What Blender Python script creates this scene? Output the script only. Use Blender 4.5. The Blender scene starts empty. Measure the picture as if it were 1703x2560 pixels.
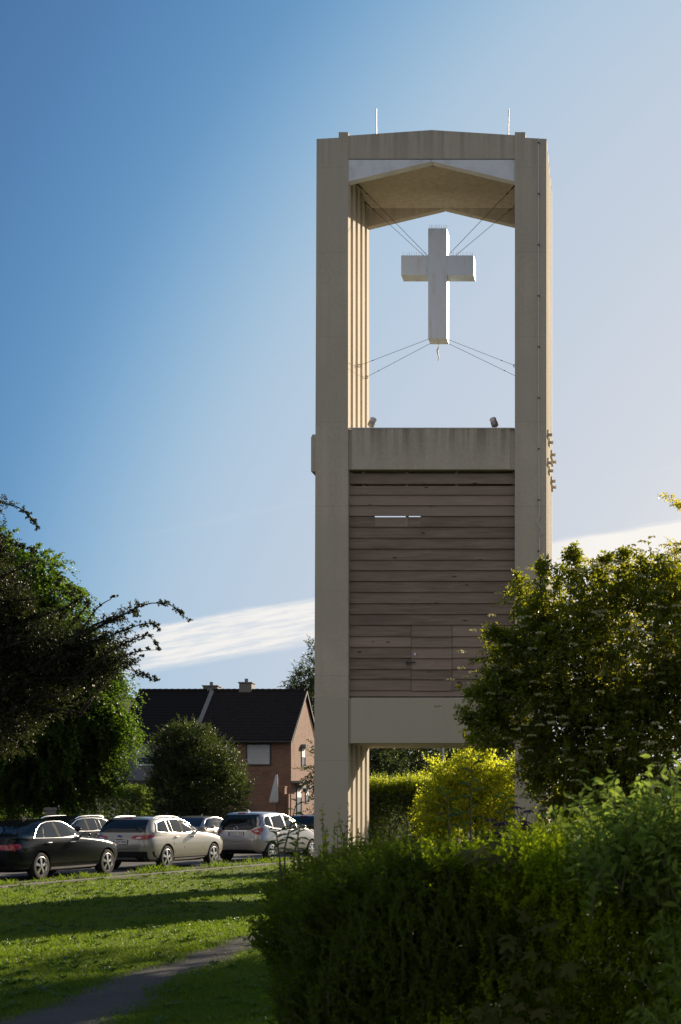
import bpy, bmesh, math, random
import numpy as np
from mathutils import Vector, Matrix
R = math.radians
random.seed(4)
scene = bpy.context.scene
COL = scene.collection

# ------------------------------------------------------------------ camera
F, PX, PY, CH = 3548.0, 1539.0, 2023.0, 1.7      # focal length / principal point in photograph pixels, eye height
cam_d = bpy.data.cameras.new("camera")
cam = bpy.data.objects.new("camera", cam_d); COL.objects.link(cam)
cam.location = (0, 0, CH); cam.rotation_euler = (R(90), 0, 0)
cam_d.sensor_fit = 'HORIZONTAL'; cam_d.sensor_width = 24.0; cam_d.lens = 24.0 * F / 1703
cam_d.shift_x = (851.5 - PX) / 1703; cam_d.shift_y = (PY - 1280) / 1703
cam_d.clip_start = 0.05; cam_d.clip_end = 3000
cam_d.dof.use_dof = True; cam_d.dof.focus_distance = 32.0; cam_d.dof.aperture_fstop = 5.0
scene.camera = cam

# ------------------------------------------------------------------ sky, sun, exposure
SUN_AZ, SUN_EL = R(25.0), R(20.5)                # to the right of the view direction, above the horizon
world = bpy.data.worlds.new("World"); scene.world = world; world.use_nodes = True
wt = world.node_tree; wn, wl = wt.nodes, wt.links
wn.clear()
def wnode(t, **k):
    n = wn.new(t)
    for a, b in k.items(): setattr(n, a, b)
    return n
sky = wnode('ShaderNodeTexSky', sky_type='NISHITA', sun_disc=False, sun_elevation=SUN_EL, sun_rotation=SUN_AZ,
            altitude=30, air_density=1.0, dust_density=0.8, ozone_density=2.0)
geo = wnode('ShaderNodeTexCoord')
sep = wnode('ShaderNodeSeparateXYZ'); wl.new(geo.outputs['Generated'], sep.inputs[0])
def wm(op, a, b=None, c=None, clamp=False):
    n = wnode('ShaderNodeMath', operation=op); n.use_clamp = clamp
    for i, v in enumerate((a, b, c)):
        if v is None: continue
        if isinstance(v, (int, float)): n.inputs[i].default_value = v
        else: wl.new(v, n.inputs[i])
    return n.outputs[0]
def wramp(v, a, b):
    n = wnode('ShaderNodeMapRange', interpolation_type='SMOOTHSTEP')
    n.inputs[1].default_value = a; n.inputs[2].default_value = b
    wl.new(v, n.inputs[0]); return n.outputs[0]
ysafe = wm('MAXIMUM', sep.outputs[1], 0.05)
u_, v_ = wm('DIVIDE', sep.outputs[0], ysafe), wm('DIVIDE', sep.outputs[2], ysafe)
w_ = wm('SUBTRACT', wm('SUBTRACT', v_, wm('MULTIPLY_ADD', u_, 0.178, 0.1715)), wm('MULTIPLY', wramp(u_, -0.2, -0.03), 0.010))
def wnoise(su, sw, detail, off=0.0):
    c = wnode('ShaderNodeCombineXYZ')
    wl.new(wm('MULTIPLY', u_, su), c.inputs[0]); wl.new(wm('MULTIPLY', w_, sw), c.inputs[1]); c.inputs[2].default_value = off
    n = wnode('ShaderNodeTexNoise'); n.inputs['Scale'].default_value = 1.0; n.inputs['Detail'].default_value = detail
    n.inputs['Roughness'].default_value = 0.62
    wl.new(c.outputs[0], n.inputs['Vector']); return n.outputs[0]
n1, n2, n3 = wnoise(9, 60, 5), wnoise(26, 260, 6, 3.1), wnoise(5, 50, 5, 8.3)
wd = wm('ADD', w_, wm('MULTIPLY', wm('SUBTRACT', n1, 0.5), 0.012))
right = wramp(u_, -0.14, 0.0)
top = wm('SUBTRACT', 1.0, wramp(wd, 0.012, 0.0165))
low = wramp(wd, -0.020, -0.011)
band = wm('MULTIPLY', top, low)
band = wm('MULTIPLY', band, wm('MULTIPLY_ADD', wramp(n2, 0.34, 0.6), 0.5, 0.5))
band = wm('MULTIPLY', band, wramp(u_, -0.375, -0.31))
bright = wm('MULTIPLY', wm('MULTIPLY', wm('SUBTRACT', 1.0, wramp(wd, 0.012, 0.015)), wramp(wd, -0.05, -0.012)), right)
wisp = wm('MULTIPLY', wm('MULTIPLY', wramp(n3, 0.56, 0.75), wm('MULTIPLY', wramp(w_, -0.062, -0.03), wm('SUBTRACT', 1.0, wramp(w_, -0.02, -0.012)))), 0.55)
streak = wm('MULTIPLY', wramp(wnoise(3, 70, 4, 5.5), 0.55, 0.85), wm('MULTIPLY', wm('MULTIPLY', wramp(w_, 0.03, 0.06), wm('SUBTRACT', 1.0, wramp(w_, 0.08, 0.13))), 0.10))
mask = wm('MAXIMUM', wm('MAXIMUM', wm('MULTIPLY', band, 0.9), bright), wm('MAXIMUM', wisp, streak), clamp=True)
# look a little higher into the sky model near the horizon: its low band is hazier than this clear evening
skv = wnode('ShaderNodeCombineXYZ'); wl.new(sep.outputs[0], skv.inputs[0]); wl.new(sep.outputs[1], skv.inputs[1])
zz = wm('MAXIMUM', sep.outputs[2], 0.0); wl.new(wm('MAXIMUM', zz, wm('MULTIPLY_ADD', zz, 0.54, 0.16)), skv.inputs[2])
nrm = wnode('ShaderNodeVectorMath', operation='NORMALIZE'); wl.new(skv.outputs[0], nrm.inputs[0]); wl.new(nrm.outputs[0], sky.inputs['Vector'])
# added fill light: unseen cloud in the sky behind the camera
cn = wnode('ShaderNodeTexNoise'); cn.inputs['Scale'].default_value = 2.6; cn.inputs['Detail'].default_value = 6; wl.new(geo.outputs['Generated'], cn.inputs['Vector'])
back = wm('MULTIPLY', wm('MULTIPLY', wm('SUBTRACT', 1.0, wramp(sep.outputs[1], -0.35, 0.05)), wramp(cn.outputs[0], 0.40, 0.56)), wm('MULTIPLY', wramp(sep.outputs[2], 0.0, 0.12), 0.42))
# clear-sky colour by distance from the sun, over the sky model
vdot = wnode('ShaderNodeVectorMath', operation='DOT_PRODUCT'); wl.new(geo.outputs['Generated'], vdot.inputs[0])
vdot.inputs[1].default_value = (math.sin(SUN_AZ) * math.cos(SUN_EL), math.cos(SUN_AZ) * math.cos(SUN_EL), math.sin(SUN_EL))
tt = wm('ADD', vdot.outputs['Value'], wm('MULTIPLY', wm('SUBTRACT', 0.3, wm('MAXIMUM', sep.outputs[2], 0.0)), 0.48))
rmp = wnode('ShaderNodeValToRGB'); el = rmp.color_ramp.elements
stops = [(.50,(.04,.115,.27)), (.60,(.055,.150,.345)), (.67,(.078,.21,.44)), (.73,(.125,.32,.585)), (.77,(.28,.485,.70)), (.81,(.47,.62,.765)), (.86,(.55,.64,.76)), (.95,(.672,.701,.762)), (1.0,(.88,.86,.82))]
rmp.color_ramp.interpolation = 'B_SPLINE'
while len(el) < len(stops): el.new(.5)
for e_, (p_, c_) in zip(el, stops): e_.position = p_; e_.color = (*c_, 1)
wl.new(tt, rmp.inputs[0])
sc_ = wnode('ShaderNodeVectorMath', operation='SCALE'); wl.new(rmp.outputs[0], sc_.inputs[0]); sc_.inputs['Scale'].default_value = 7.0
hsv = wnode('ShaderNodeMix', data_type='RGBA'); hsv.inputs['Factor'].default_value = 0.88
hv = wnode('ShaderNodeHueSaturation'); hv.inputs['Value'].default_value = 0.55; wl.new(sky.outputs[0], hv.inputs['Color'])
wl.new(hv.outputs[0], hsv.inputs['A']); wl.new(sc_.outputs[0], hsv.inputs['B'])
mixc = wnode('ShaderNodeMix', data_type='RGBA')
wl.new(mask, mixc.inputs['Factor']); wl.new(hsv.outputs['Result'], mixc.inputs['A']); mixc.inputs['B'].default_value = (6.6, 6.35, 6.05, 1)
mixb = wnode('ShaderNodeMix', data_type='RGBA'); wl.new(back, mixb.inputs['Factor']); wl.new(mixc.outputs['Result'], mixb.inputs['A']); mixb.inputs['B'].default_value = (9.0, 7.6, 5.8, 1)
bg = wnode('ShaderNodeBackground'); bg.inputs['Strength'].default_value = 0.085
wl.new(mixb.outputs['Result'], bg.inputs['Color'])
wo = wnode('ShaderNodeOutputWorld'); wl.new(bg.outputs[0], wo.inputs[0])

sun_d = bpy.data.lights.new("sun", 'SUN'); sun_d.energy = 4.8; sun_d.angle = R(0.53); sun_d.color = (1.0, 0.83, 0.62)
sun = bpy.data.objects.new("sun", sun_d); COL.objects.link(sun); sun.location = (20, 40, 30)
sdir = Vector((math.sin(SUN_AZ) * math.cos(SUN_EL), math.cos(SUN_AZ) * math.cos(SUN_EL), math.sin(SUN_EL)))
sun.rotation_euler = (-sdir).to_track_quat('-Z', 'Y').to_euler()
vs = scene.view_settings
vs.view_transform = 'Standard'; vs.look = 'None'; vs.gamma = 1.0; vs.use_curve_mapping = False; vs.exposure = 0.75
scene.cycles.max_bounces = 8; scene.cycles.transparent_max_bounces = 8
scene.cycles.use_denoising = True

# ------------------------------------------------------------------ helpers
def W(px, py, Y): return Vector(((px - PX) / F * Y, Y, CH - (py - PY) / F * Y))
def wx(px, Y): return (px - PX) / F * Y
def wz(py, Y): return CH - (py - PY) / F * Y

def link(o, parent=None):
    COL.objects.link(o)
    if parent is not None: o.parent = parent
    return o
def wloc(o):
    v = Vector((0, 0, 0))
    while o is not None: v = v + o.location; o = o.parent
    return v
def tag(o, label=None, cat=None, group=None, kind=None):
    if label: o['label'] = label
    if cat: o['category'] = cat
    if group: o['group'] = group
    if kind: o['kind'] = kind
    return o
def thing(name, loc, label, cat, group=None):
    o = bpy.data.objects.new(name, None); o.empty_display_size = 0.3
    o.location = loc; link(o); return tag(o, label, cat, group)

def fast_mesh(name, V, Fc, smooth=False):
    """V (n,3) array; Fc list of int arrays (m,k)."""
    me = bpy.data.meshes.new(name)
    V = np.asarray(V, np.float32)
    me.vertices.add(len(V)); me.vertices.foreach_set('co', V.ravel())
    Fc = [np.asarray(f, np.int32) for f in Fc if len(f)]
    nl = sum(f.size for f in Fc); npoly = sum(len(f) for f in Fc)
    me.loops.add(nl); me.polygons.add(npoly)
    me.loops.foreach_set('vertex_index', np.concatenate([f.ravel() for f in Fc]))
    st, o = [], 0
    for f in Fc:
        st.append(o + np.arange(len(f)) * f.shape[1]); o += f.size
    me.polygons.foreach_set('loop_start', np.concatenate(st).astype(np.int32))
    if smooth: me.polygons.foreach_set('use_smooth', np.ones(npoly, bool))
    me.update(calc_edges=True)
    return me
def put(name, me, mat, parent=None, local=False):
    if mat is not None:
        for m in (mat if isinstance(mat, (list, tuple)) else [mat]): me.materials.append(m)
    o = bpy.data.objects.new(name, me)
    if parent is not None and not local:
        L = wloc(parent); me.transform(Matrix.Translation(-L))
    return link(o, parent)

class MB:
    def __init__(s): s.v = []; s.f = []; s.m = []; s.cur = 0
    def add(s, vs, fs):
        b = len(s.v); s.v += [tuple(v) for v in vs]; s.f += [tuple(i + b for i in f) for f in fs]; s.m += [s.cur] * len(fs); return s
    def box(s, x0, x1, y0, y1, z0, z1):
        return s.add([(x0,y0,z0),(x1,y0,z0),(x1,y1,z0),(x0,y1,z0),(x0,y0,z1),(x1,y0,z1),(x1,y1,z1),(x0,y1,z1)],
                     [(0,3,2,1),(4,5,6,7),(0,1,5,4),(1,2,6,5),(2,3,7,6),(3,0,4,7)])
    def prism(s, poly, axis, a, b):
        """poly: 2D points; axis 'y': (x,z) extruded in y; 'z': (x,y) extruded in z; 'x': (y,z) extruded in x."""
        mk = {'y': lambda p, t: (p[0], t, p[1]), 'z': lambda p, t: (p[0], p[1], t), 'x': lambda p, t: (t, p[0], p[1])}[axis]
        n = len(poly)
        return s.add([mk(p, a) for p in poly] + [mk(p, b) for p in poly],
                     [tuple(range(n - 1, -1, -1)), tuple(range(n, 2 * n))] + [(i, (i + 1) % n, n + (i + 1) % n, n + i) for i in range(n)])
    def tube(s, pts, rad, n=8, cap=True):
        pts = [Vector(p) for p in pts]
        if isinstance(rad, (int, float)): rad = [rad] * len(pts)
        vs, fs = [], []
        for i, p in enumerate(pts):
            t = (pts[min(i + 1, len(pts) - 1)] - pts[max(i - 1, 0)]).normalized()
            up = Vector((0, 0, 1)) if abs(t.z) < 0.9 else Vector((1, 0, 0))
            a = t.cross(up).normalized(); b = t.cross(a)
            for k in range(n):
                an = 2 * math.pi * k / n
                vs.append(p + (a * math.cos(an) + b * math.sin(an)) * rad[i])
        for i in range(len(pts) - 1):
            for k in range(n):
                fs.append((i * n + k, i * n + (k + 1) % n, (i + 1) * n + (k + 1) % n, (i + 1) * n + k))
        if cap: fs += [tuple(range(n - 1, -1, -1)), tuple(range((len(pts) - 1) * n, len(pts) * n))]
        return s.add(vs, fs)
    def build(s, name, mat, parent=None, smooth=False, local=False, bevel=0.0, fixn=True):
        me = bpy.data.meshes.new(name); me.from_pydata(s.v, [], s.f)
        if any(s.m): me.polygons.foreach_set('material_index', s.m)
        if fixn or bevel:
            bm = bmesh.new(); bm.from_mesh(me); bmesh.ops.recalc_face_normals(bm, faces=bm.faces)
            if bevel:
                es = [e for e in bm.edges if len(e.link_faces) == 2 and e.calc_face_angle(0) > 0.5]
                bmesh.ops.bevel(bm, geom=es, offset=bevel, segments=2, affect='EDGES', profile=0.6, clamp_overlap=True)
            bm.to_mesh(me); bm.free()
        if smooth:
            me.polygons.foreach_set('use_smooth', [True] * len(me.polygons)); me.set_sharp_from_angle(angle=R(38))
        me.update()
        return put(name, me, mat, parent, local)

# ------------------------------------------------------------------ materials
def mat(name, col, rough=0.8, metal=0.0, coat=0.0, spec=0.5, build=None):
    m = bpy.data.materials.new(name); m.use_nodes = True
    nt = m.node_tree; b = nt.nodes['Principled BSDF']
    b.inputs['Base Color'].default_value = (*col, 1); b.inputs['Roughness'].default_value = rough
    b.inputs['Metallic'].default_value = metal; b.inputs['Coat Weight'].default_value = coat
    b.inputs['Specular IOR Level'].default_value = spec
    if coat: b.inputs['Coat Roughness'].default_value = 0.04
    if build: build(nt, b)
    return m
def NZ(nt, scale, detail=4, vec=None, stretch=None, rough=0.6, coord='Object'):
    n = nt.nodes.new('ShaderNodeTexNoise'); n.inputs['Scale'].default_value = scale; n.inputs['Detail'].default_value = detail
    n.inputs['Roughness'].default_value = rough
    if vec is None:
        if coord == 'World':
            g = nt.nodes.new('ShaderNodeNewGeometry'); vec = g.outputs['Position']
        else:
            g = nt.nodes.new('ShaderNodeTexCoord'); vec = g.outputs[coord]
    if stretch:
        mp = nt.nodes.new('ShaderNodeMapping'); mp.inputs['Scale'].default_value = stretch
        nt.links.new(vec, mp.inputs['Vector']); vec = mp.outputs[0]
    nt.links.new(vec, n.inputs['Vector']); return n.outputs[0]
def RAMP(nt, fac, stops):
    r = nt.nodes.new('ShaderNodeValToRGB'); e = r.color_ramp.elements
    while len(e) < len(stops): e.new(0.5)
    for el, (p, c) in zip(e, stops):
        el.position = p; el.color = (*c, 1) if len(c) == 3 else c
    nt.links.new(fac, r.inputs[0]); return r.outputs[0]
def MIX(nt, a, b, fac, mode='MIX'):
    n = nt.nodes.new('ShaderNodeMix'); n.data_type = 'RGBA'; n.blend_type = mode
    for nm, v in (('A', a), ('B', b)):
        if isinstance(v, tuple): n.inputs[nm].default_value = (*v, 1)
        else: nt.links.new(v, n.inputs[nm])
    if isinstance(fac, (int, float)): n.inputs['Factor'].default_value = fac
    else: nt.links.new(fac, n.inputs['Factor'])
    return n.outputs['Result']
def MATH(nt, op, a, b=None):
    n = nt.nodes.new('ShaderNodeMath'); n.operation = op
    for i, v in enumerate((a, b)):
        if v is None: continue
        if isinstance(v, (int, float)): n.inputs[i].default_value = v
        else: nt.links.new(v, n.inputs[i])
    return n.outputs[0]
def BUMP(nt, b, h, strength=0.3, dist=0.02):
    n = nt.nodes.new('ShaderNodeBump'); n.inputs['Strength'].default_value = strength; n.inputs['Distance'].default_value = dist
    nt.links.new(h, n.inputs['Height']); nt.links.new(n.outputs[0], b.inputs['Normal'])
def col_link(nt, b, c): nt.links.new(c, b.inputs['Base Color'])

def concrete(base, stain, lower=None, tops=(16.5, 1.1)):
    def f(nt, b):
        streak = NZ(nt, 1.0, 6, stretch=(5.0, 5.0, 0.16), coord='World')
        fine = NZ(nt, 14, 5, coord='World'); big = NZ(nt, 0.9, 4, coord='World')
        c = MIX(nt, base, stain, RAMP(nt, streak, [(0.46, (0, 0, 0)), (0.75, (0.6, 0.6, 0.6))]))
        c = MIX(nt, c, tuple(x * 0.82 for x in base), RAMP(nt, big, [(0.42, (0, 0, 0)), (0.65, (0.7, 0.7, 0.7))]))
        c = MIX(nt, c, tuple(x * 1.15 for x in base), RAMP(nt, fine, [(0.45, (0, 0, 0)), (0.7, (0.5, 0.5, 0.5))]))
        # weathering that runs down from the exposed top edges
        g = nt.nodes.new('ShaderNodeNewGeometry'); sp = nt.nodes.new('ShaderNodeSeparateXYZ'); nt.links.new(g.outputs['Position'], sp.inputs[0])
        z = sp.outputs[2]
        run = NZ(nt, 1.0, 5, stretch=(7.0, 7.0, 0.25), coord='World')
        for zt, ln in (tops,):
            k = nt.nodes.new('ShaderNodeMapRange'); k.inputs[1].default_value = zt - ln; k.inputs[2].default_value = zt
            nt.links.new(z, k.inputs[0])
            cut = MATH(nt, 'LESS_THAN', z, zt + 0.1)
            m_ = MATH(nt, 'MULTIPLY', MATH(nt, 'MULTIPLY', k.outputs[0], cut), RAMP(nt, run, [(0.43, (0, 0, 0)), (0.62, (1, 1, 1))]))
            c = MIX(nt, c, (0.075, 0.066, 0.048), MATH(nt, 'MULTIPLY', m_, 0.55))
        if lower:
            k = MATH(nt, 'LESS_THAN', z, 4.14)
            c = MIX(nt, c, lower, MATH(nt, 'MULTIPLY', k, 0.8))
        # faint pour joints every 1.85 m and the print of the formwork boards
        jz = MATH(nt, 'ABSOLUTE', MATH(nt, 'SUBTRACT', MATH(nt, 'FRACT', MATH(nt, 'DIVIDE', MATH(nt, 'ADD', z, MATH(nt, 'MULTIPLY', big, .02)), 1.85)), .5))
        jl = RAMP(nt, jz, [(0.0, (1, 1, 1)), (.006, (0, 0, 0))])
        c = MIX(nt, c, tuple(x * .55 for x in base), MATH(nt, 'MULTIPLY', jl, .55))
        tone = NZ(nt, 1.0, 0, stretch=(.02, .02, .54), coord='World')
        c = MIX(nt, c, tuple(x * .86 for x in base), RAMP(nt, tone, [(.45, (0, 0, 0)), (.55, (.5, .5, .5))]))
        pit = NZ(nt, 38, 2, coord='World')
        c = MIX(nt, c, tuple(x * .45 for x in base), RAMP(nt, pit, [(.68, (0, 0, 0)), (.74, (.7, .7, .7))]))
        col_link(nt, b, c); BUMP(nt, b, fine, 0.25, 0.01)
    return f
M = {}
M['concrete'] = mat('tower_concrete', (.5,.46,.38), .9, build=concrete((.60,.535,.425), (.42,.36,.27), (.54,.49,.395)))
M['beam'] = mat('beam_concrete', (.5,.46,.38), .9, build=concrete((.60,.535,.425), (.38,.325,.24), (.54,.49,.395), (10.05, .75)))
M['white_panel'] = mat('white_fascia', (.72,.73,.74), .55, build=lambda nt, b: col_link(nt, b, MIX(nt, (.84,.86,.88), (.62,.65,.66), RAMP(nt, NZ(nt, 3, 5, coord='World'), [(.45,(0,0,0)),(.75,(1,1,1))]))))
def cross_b(nt, b):
    rust = NZ(nt, 1.0, 5, stretch=(8, 8, 1.2), coord='World')
    c = MIX(nt, (.80,.88,.96), (.58,.49,.33), RAMP(nt, rust, [(.52,(0,0,0)),(.75,(.6,.6,.6))]))
    col_link(nt, b, c); BUMP(nt, b, NZ(nt, 3, 3, coord='World'), .15, .02)
M['cross'] = mat('white_sheet_metal', (.84,.87,.9), .42, metal=.0, build=cross_b)
M['steel'] = mat('galvanised_steel', (.45,.45,.45), .4, metal=.9)
M['cable'] = mat('dark_cable', (.06,.06,.06), .5, metal=.4)
M['conductor'] = mat('pale_conductor', (.72,.7,.68), .5)
M['alu'] = mat('bright_aluminium', (.8,.8,.8), .3, metal=.9)
def wood_b(nt, b):
    g = nt.nodes.new('ShaderNodeNewGeometry'); rnd = g.outputs['Random Per Island']
    # shift the grain by the board's own random number
    cx = nt.nodes.new('ShaderNodeCombineXYZ'); nt.links.new(MATH(nt, 'MULTIPLY', rnd, 37.0), cx.inputs[0]); nt.links.new(MATH(nt, 'MULTIPLY', rnd, 11.0), cx.inputs[1])
    va = nt.nodes.new('ShaderNodeVectorMath'); va.operation = 'ADD'; nt.links.new(g.outputs['Position'], va.inputs[0]); nt.links.new(cx.outputs[0], va.inputs[1])
    grain = NZ(nt, 1.0, 7, vec=va.outputs[0], stretch=(1.6, 20, 26), rough=.7)
    mott = NZ(nt, 1.0, 4, vec=va.outputs[0], stretch=(.7, 3, 4))
    c = MIX(nt, (.185,.135,.098), (.315,.245,.19), RAMP(nt, grain, [(.36,(0,0,0)),(.66,(1,1,1))]))
    c = MIX(nt, c, (.14,.098,.075), RAMP(nt, mott, [(.45,(0,0,0)),(.72,(.75,.75,.75))]))
    c = MIX(nt, c, (.46,.36,.28), MATH(nt, 'MULTIPLY', MATH(nt, 'POWER', rnd, 2.0), .5))
    vo = nt.nodes.new('ShaderNodeTexVoronoi'); vo.inputs['Scale'].default_value = 1.0
    mp = nt.nodes.new('ShaderNodeMapping'); mp.inputs['Scale'].default_value = (1.5, 3, 4.2); nt.links.new(va.outputs[0], mp.inputs[0]); nt.links.new(mp.outputs[0], vo.inputs['Vector'])
    c = MIX(nt, c, (.03,.02,.016), RAMP(nt, vo.outputs['Distance'], [(.05,(.95,.95,.95)),(.11,(0,0,0))]))
    col_link(nt, b, c); BUMP(nt, b, grain, .35, .006)
M['wood'] = mat('weathered_wood', (.18,.13,.1), .75, build=wood_b)
M['dark'] = mat('dark_void', (.012,.012,.012), .9)
M['black'] = mat('black_plastic', (.02,.02,.02), .5)

def leaf_mat(name, c1, c2, trans, tcol, rough=.45, spec=.5):
    m = bpy.data.materials.new(name); m.use_nodes = True; nt = m.node_tree; b = nt.nodes['Principled BSDF']
    g = nt.nodes.new('ShaderNodeNewGeometry')
    c = MIX(nt, c1, c2, g.outputs['Random Per Island'])
    nz = NZ(nt, .9, 3, coord='World')
    c = MIX(nt, c, tuple(x * .55 for x in c1), RAMP(nt, nz, [(.42,(0,0,0)),(.7,(.8,.8,.8))]))
    col_link(nt, b, c); b.inputs['Roughness'].default_value = rough; b.inputs['Specular IOR Level'].default_value = spec
    t = nt.nodes.new('ShaderNodeBsdfTranslucent')
    tc = MIX(nt, tcol, tuple(min(1, x * 1.5) for x in tcol), g.outputs['Random Per Island'])
    nt.links.new(tc, t.inputs[0])
    mx = nt.nodes.new('ShaderNodeMixShader'); mx.inputs[0].default_value = trans
    nt.links.new(b.outputs[0], mx.inputs[1]); nt.links.new(t.outputs[0], mx.inputs[2])
    nt.links.new(mx.outputs[0], nt.nodes['Material Output'].inputs[0]); return m
M['hornbeam'] = leaf_mat('hornbeam_leaf', (.018,.042,.006), (.032,.066,.009), .45, (.12,.22,.014), spec=.35)
M['redleaf'] = leaf_mat('hawthorn_leaf', (.009,.018,.005), (.017,.018,.007), .28, (.055,.075,.010), spec=.3)
M['beech'] = leaf_mat('beech_leaf', (.018,.036,.006), (.032,.056,.010), .28, (.12,.18,.014), rough=.4, spec=.4)
M['dogwood'] = leaf_mat('dogwood_leaf', (.065,.11,.010), (.10,.15,.014), .52, (.30,.32,.012), spec=.35)
M['flower'] = leaf_mat('cream_flower', (.46,.45,.22), (.60,.57,.32), .3, (.45,.43,.18))
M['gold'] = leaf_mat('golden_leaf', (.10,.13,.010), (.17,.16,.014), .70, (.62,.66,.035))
M['yellow'] = leaf_mat('yellow_green_leaf', (.10,.13,.015), (.20,.16,.025), .6, (.62,.56,.035))
M['hedge'] = leaf_mat('hedge_leaf', (.035,.07,.014), (.06,.105,.02), .45, (.22,.32,.025))
M['backtree'] = leaf_mat('far_tree_leaf', (.028,.05,.014), (.045,.075,.02), .3, (.12,.17,.025))
M['barberry'] = leaf_mat('barberry_leaf', (.055,.10,.006), (.09,.135,.009), .45, (.17,.25,.010), rough=.7, spec=.12)
M['barberry_lit'] = leaf_mat('lit_barberry_leaf', (.19,.29,.008), (.27,.36,.014), .55, (.50,.62,.018), rough=.7, spec=.1)  # hedge leaf of the right part, its brighter light put into the colour
M['forsythia'] = leaf_mat('forsythia_leaf', (.15,.23,.045), (.20,.28,.055), .45, (.34,.46,.07), rough=.7, spec=.12)
M['maple'] = leaf_mat('maple_leaf', (.075,.10,.020), (.12,.095,.035), .25, (.14,.15,.03), rough=.7, spec=.12)
M['purple'] = leaf_mat('purple_petal', (.05,.015,.05), (.075,.03,.075), .3, (.10,.02,.08))
M['weedleaf'] = leaf_mat('rosette_leaf', (.03,.075,.012), (.055,.11,.02), .35, (.16,.27,.02))
M['stemleaf'] = leaf_mat('weed_leaf', (.03,.07,.02), (.05,.10,.028), .35, (.10,.19,.03))
M['stem'] = mat('green_stem', (.07,.075,.03), .6)
def bark_b(nt, b):
    n = NZ(nt, 1.0, 5, stretch=(14, 14, 2.5)); col_link(nt, b, MIX(nt, (.045,.036,.027), (.12,.10,.08), n)); BUMP(nt, b, n, .5, .02)
M['bark'] = mat('bark', (.07,.06,.045), .9, build=bark_b)

def grass_b(nt, b):
    g = nt.nodes.new('ShaderNodeNewGeometry')
    c = MIX(nt, (.020,.055,.004), (.05,.10,.007), g.outputs['Random Per Island'])
    c = MIX(nt, c, (.12,.14,.02), RAMP(nt, NZ(nt, .35, 4, coord='World'), [(.46,(0,0,0)),(.66,(.8,.8,.8))]))
    c = MIX(nt, c, (.018,.055,.010), RAMP(nt, NZ(nt, 1.3, 3, coord='World'), [(.5,(0,0,0)),(.72,(.7,.7,.7))]))
    col_link(nt, b, c)
    t = nt.nodes.new('ShaderNodeBsdfTranslucent'); t.inputs[0].default_value = (.26,.40,.022,1)
    mx = nt.nodes.new('ShaderNodeMixShader'); mx.inputs[0].default_value = .38
    nt.links.new(b.outputs[0], mx.inputs[1]); nt.links.new(t.outputs[0], mx.inputs[2]); nt.links.new(mx.outputs[0], nt.nodes['Material Output'].inputs[0])
M['darkbark'] = mat('dark_bark', (.022,.018,.014), .9)
M['grass'] = mat('grass_blade', (.06,.11,.02), .5, spec=.3, build=grass_b)
M['soil'] = mat('lawn_soil', (.04,.06,.018), .95, build=lambda nt, b: (col_link(nt, b, MIX(nt, (.03,.055,.014), (.06,.06,.03), NZ(nt, 2.2, 5, coord='World'))), BUMP(nt, b, NZ(nt, 20, 4, coord='World'), .6, .03)))
def asphalt_b(a, c_):
    def f(nt, b):
        n = NZ(nt, 120, 3, coord='World'); m_ = NZ(nt, 1.4, 5, coord='World')
        c = MIX(nt, a, c_, n); c = MIX(nt, c, tuple(x * .6 for x in a), RAMP(nt, m_, [(.45,(0,0,0)),(.7,(.7,.7,.7))]))
        col_link(nt, b, c); BUMP(nt, b, n, .5, .006)
    return f
M['asphalt'] = mat('road_asphalt', (.06,.06,.06), .85, build=asphalt_b((.05,.05,.05), (.085,.083,.08)))
M['path'] = mat('worn_path', (.08,.075,.068), .9, build=asphalt_b((.030,.027,.024), (.060,.054,.048)))
M['kerb'] = mat('gravel_edge', (.16,.145,.13), .9, build=asphalt_b((.13,.115,.10), (.21,.195,.175)))

def brick_b(c1, c2, mortar, sx=1.0):
    def f(nt, b):
        g = nt.nodes.new('ShaderNodeNewGeometry'); sp = nt.nodes.new('ShaderNodeSeparateXYZ'); nt.links.new(g.outputs['Position'], sp.inputs[0])
        cb = nt.nodes.new('ShaderNodeCombineXYZ')
        nt.links.new(MATH(nt, 'ADD', sp.outputs[0], sp.outputs[1]), cb.inputs[0]); nt.links.new(sp.outputs[2], cb.inputs[1])
        br = nt.nodes.new('ShaderNodeTexBrick'); nt.links.new(cb.outputs[0], br.inputs['Vector'])
        br.inputs['Scale'].default_value = 1.0; br.inputs['Brick Width'].default_value = .25; br.inputs['Row Height'].default_value = .078
        br.inputs['Mortar Size'].default_value = .008; br.inputs['Bias'].default_value = 0
        br.inputs['Color1'].default_value = (*c1, 1); br.inputs['Color2'].default_value = (*c2, 1); br.inputs['Mortar'].default_value = (*mortar, 1)
        c = MIX(nt, br.outputs['Color'], (.10,.06,.045), RAMP(nt, NZ(nt, 1.1, 4, coord='World'), [(.5,(0,0,0)),(.75,(.5,.5,.5))]))
        col_link(nt, b, c); BUMP(nt, b, MATH(nt, 'SUBTRACT', 1.0, br.outputs['Fac']), .5, .012)
    return f
M['brick'] = mat('red_brick', (.3,.16,.1), .85, build=brick_b((.27,.135,.082), (.19,.09,.058), (.24,.2,.16)))
M['greywall'] = mat('grey_render', (.2,.22,.26), .85, build=lambda nt, b: col_link(nt, b, MIX(nt, (.19,.21,.25), (.15,.165,.2), NZ(nt, 1.2, 5, coord='World'))))
M['whitewall'] = mat('white_render', (.62,.6,.56), .8)
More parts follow.
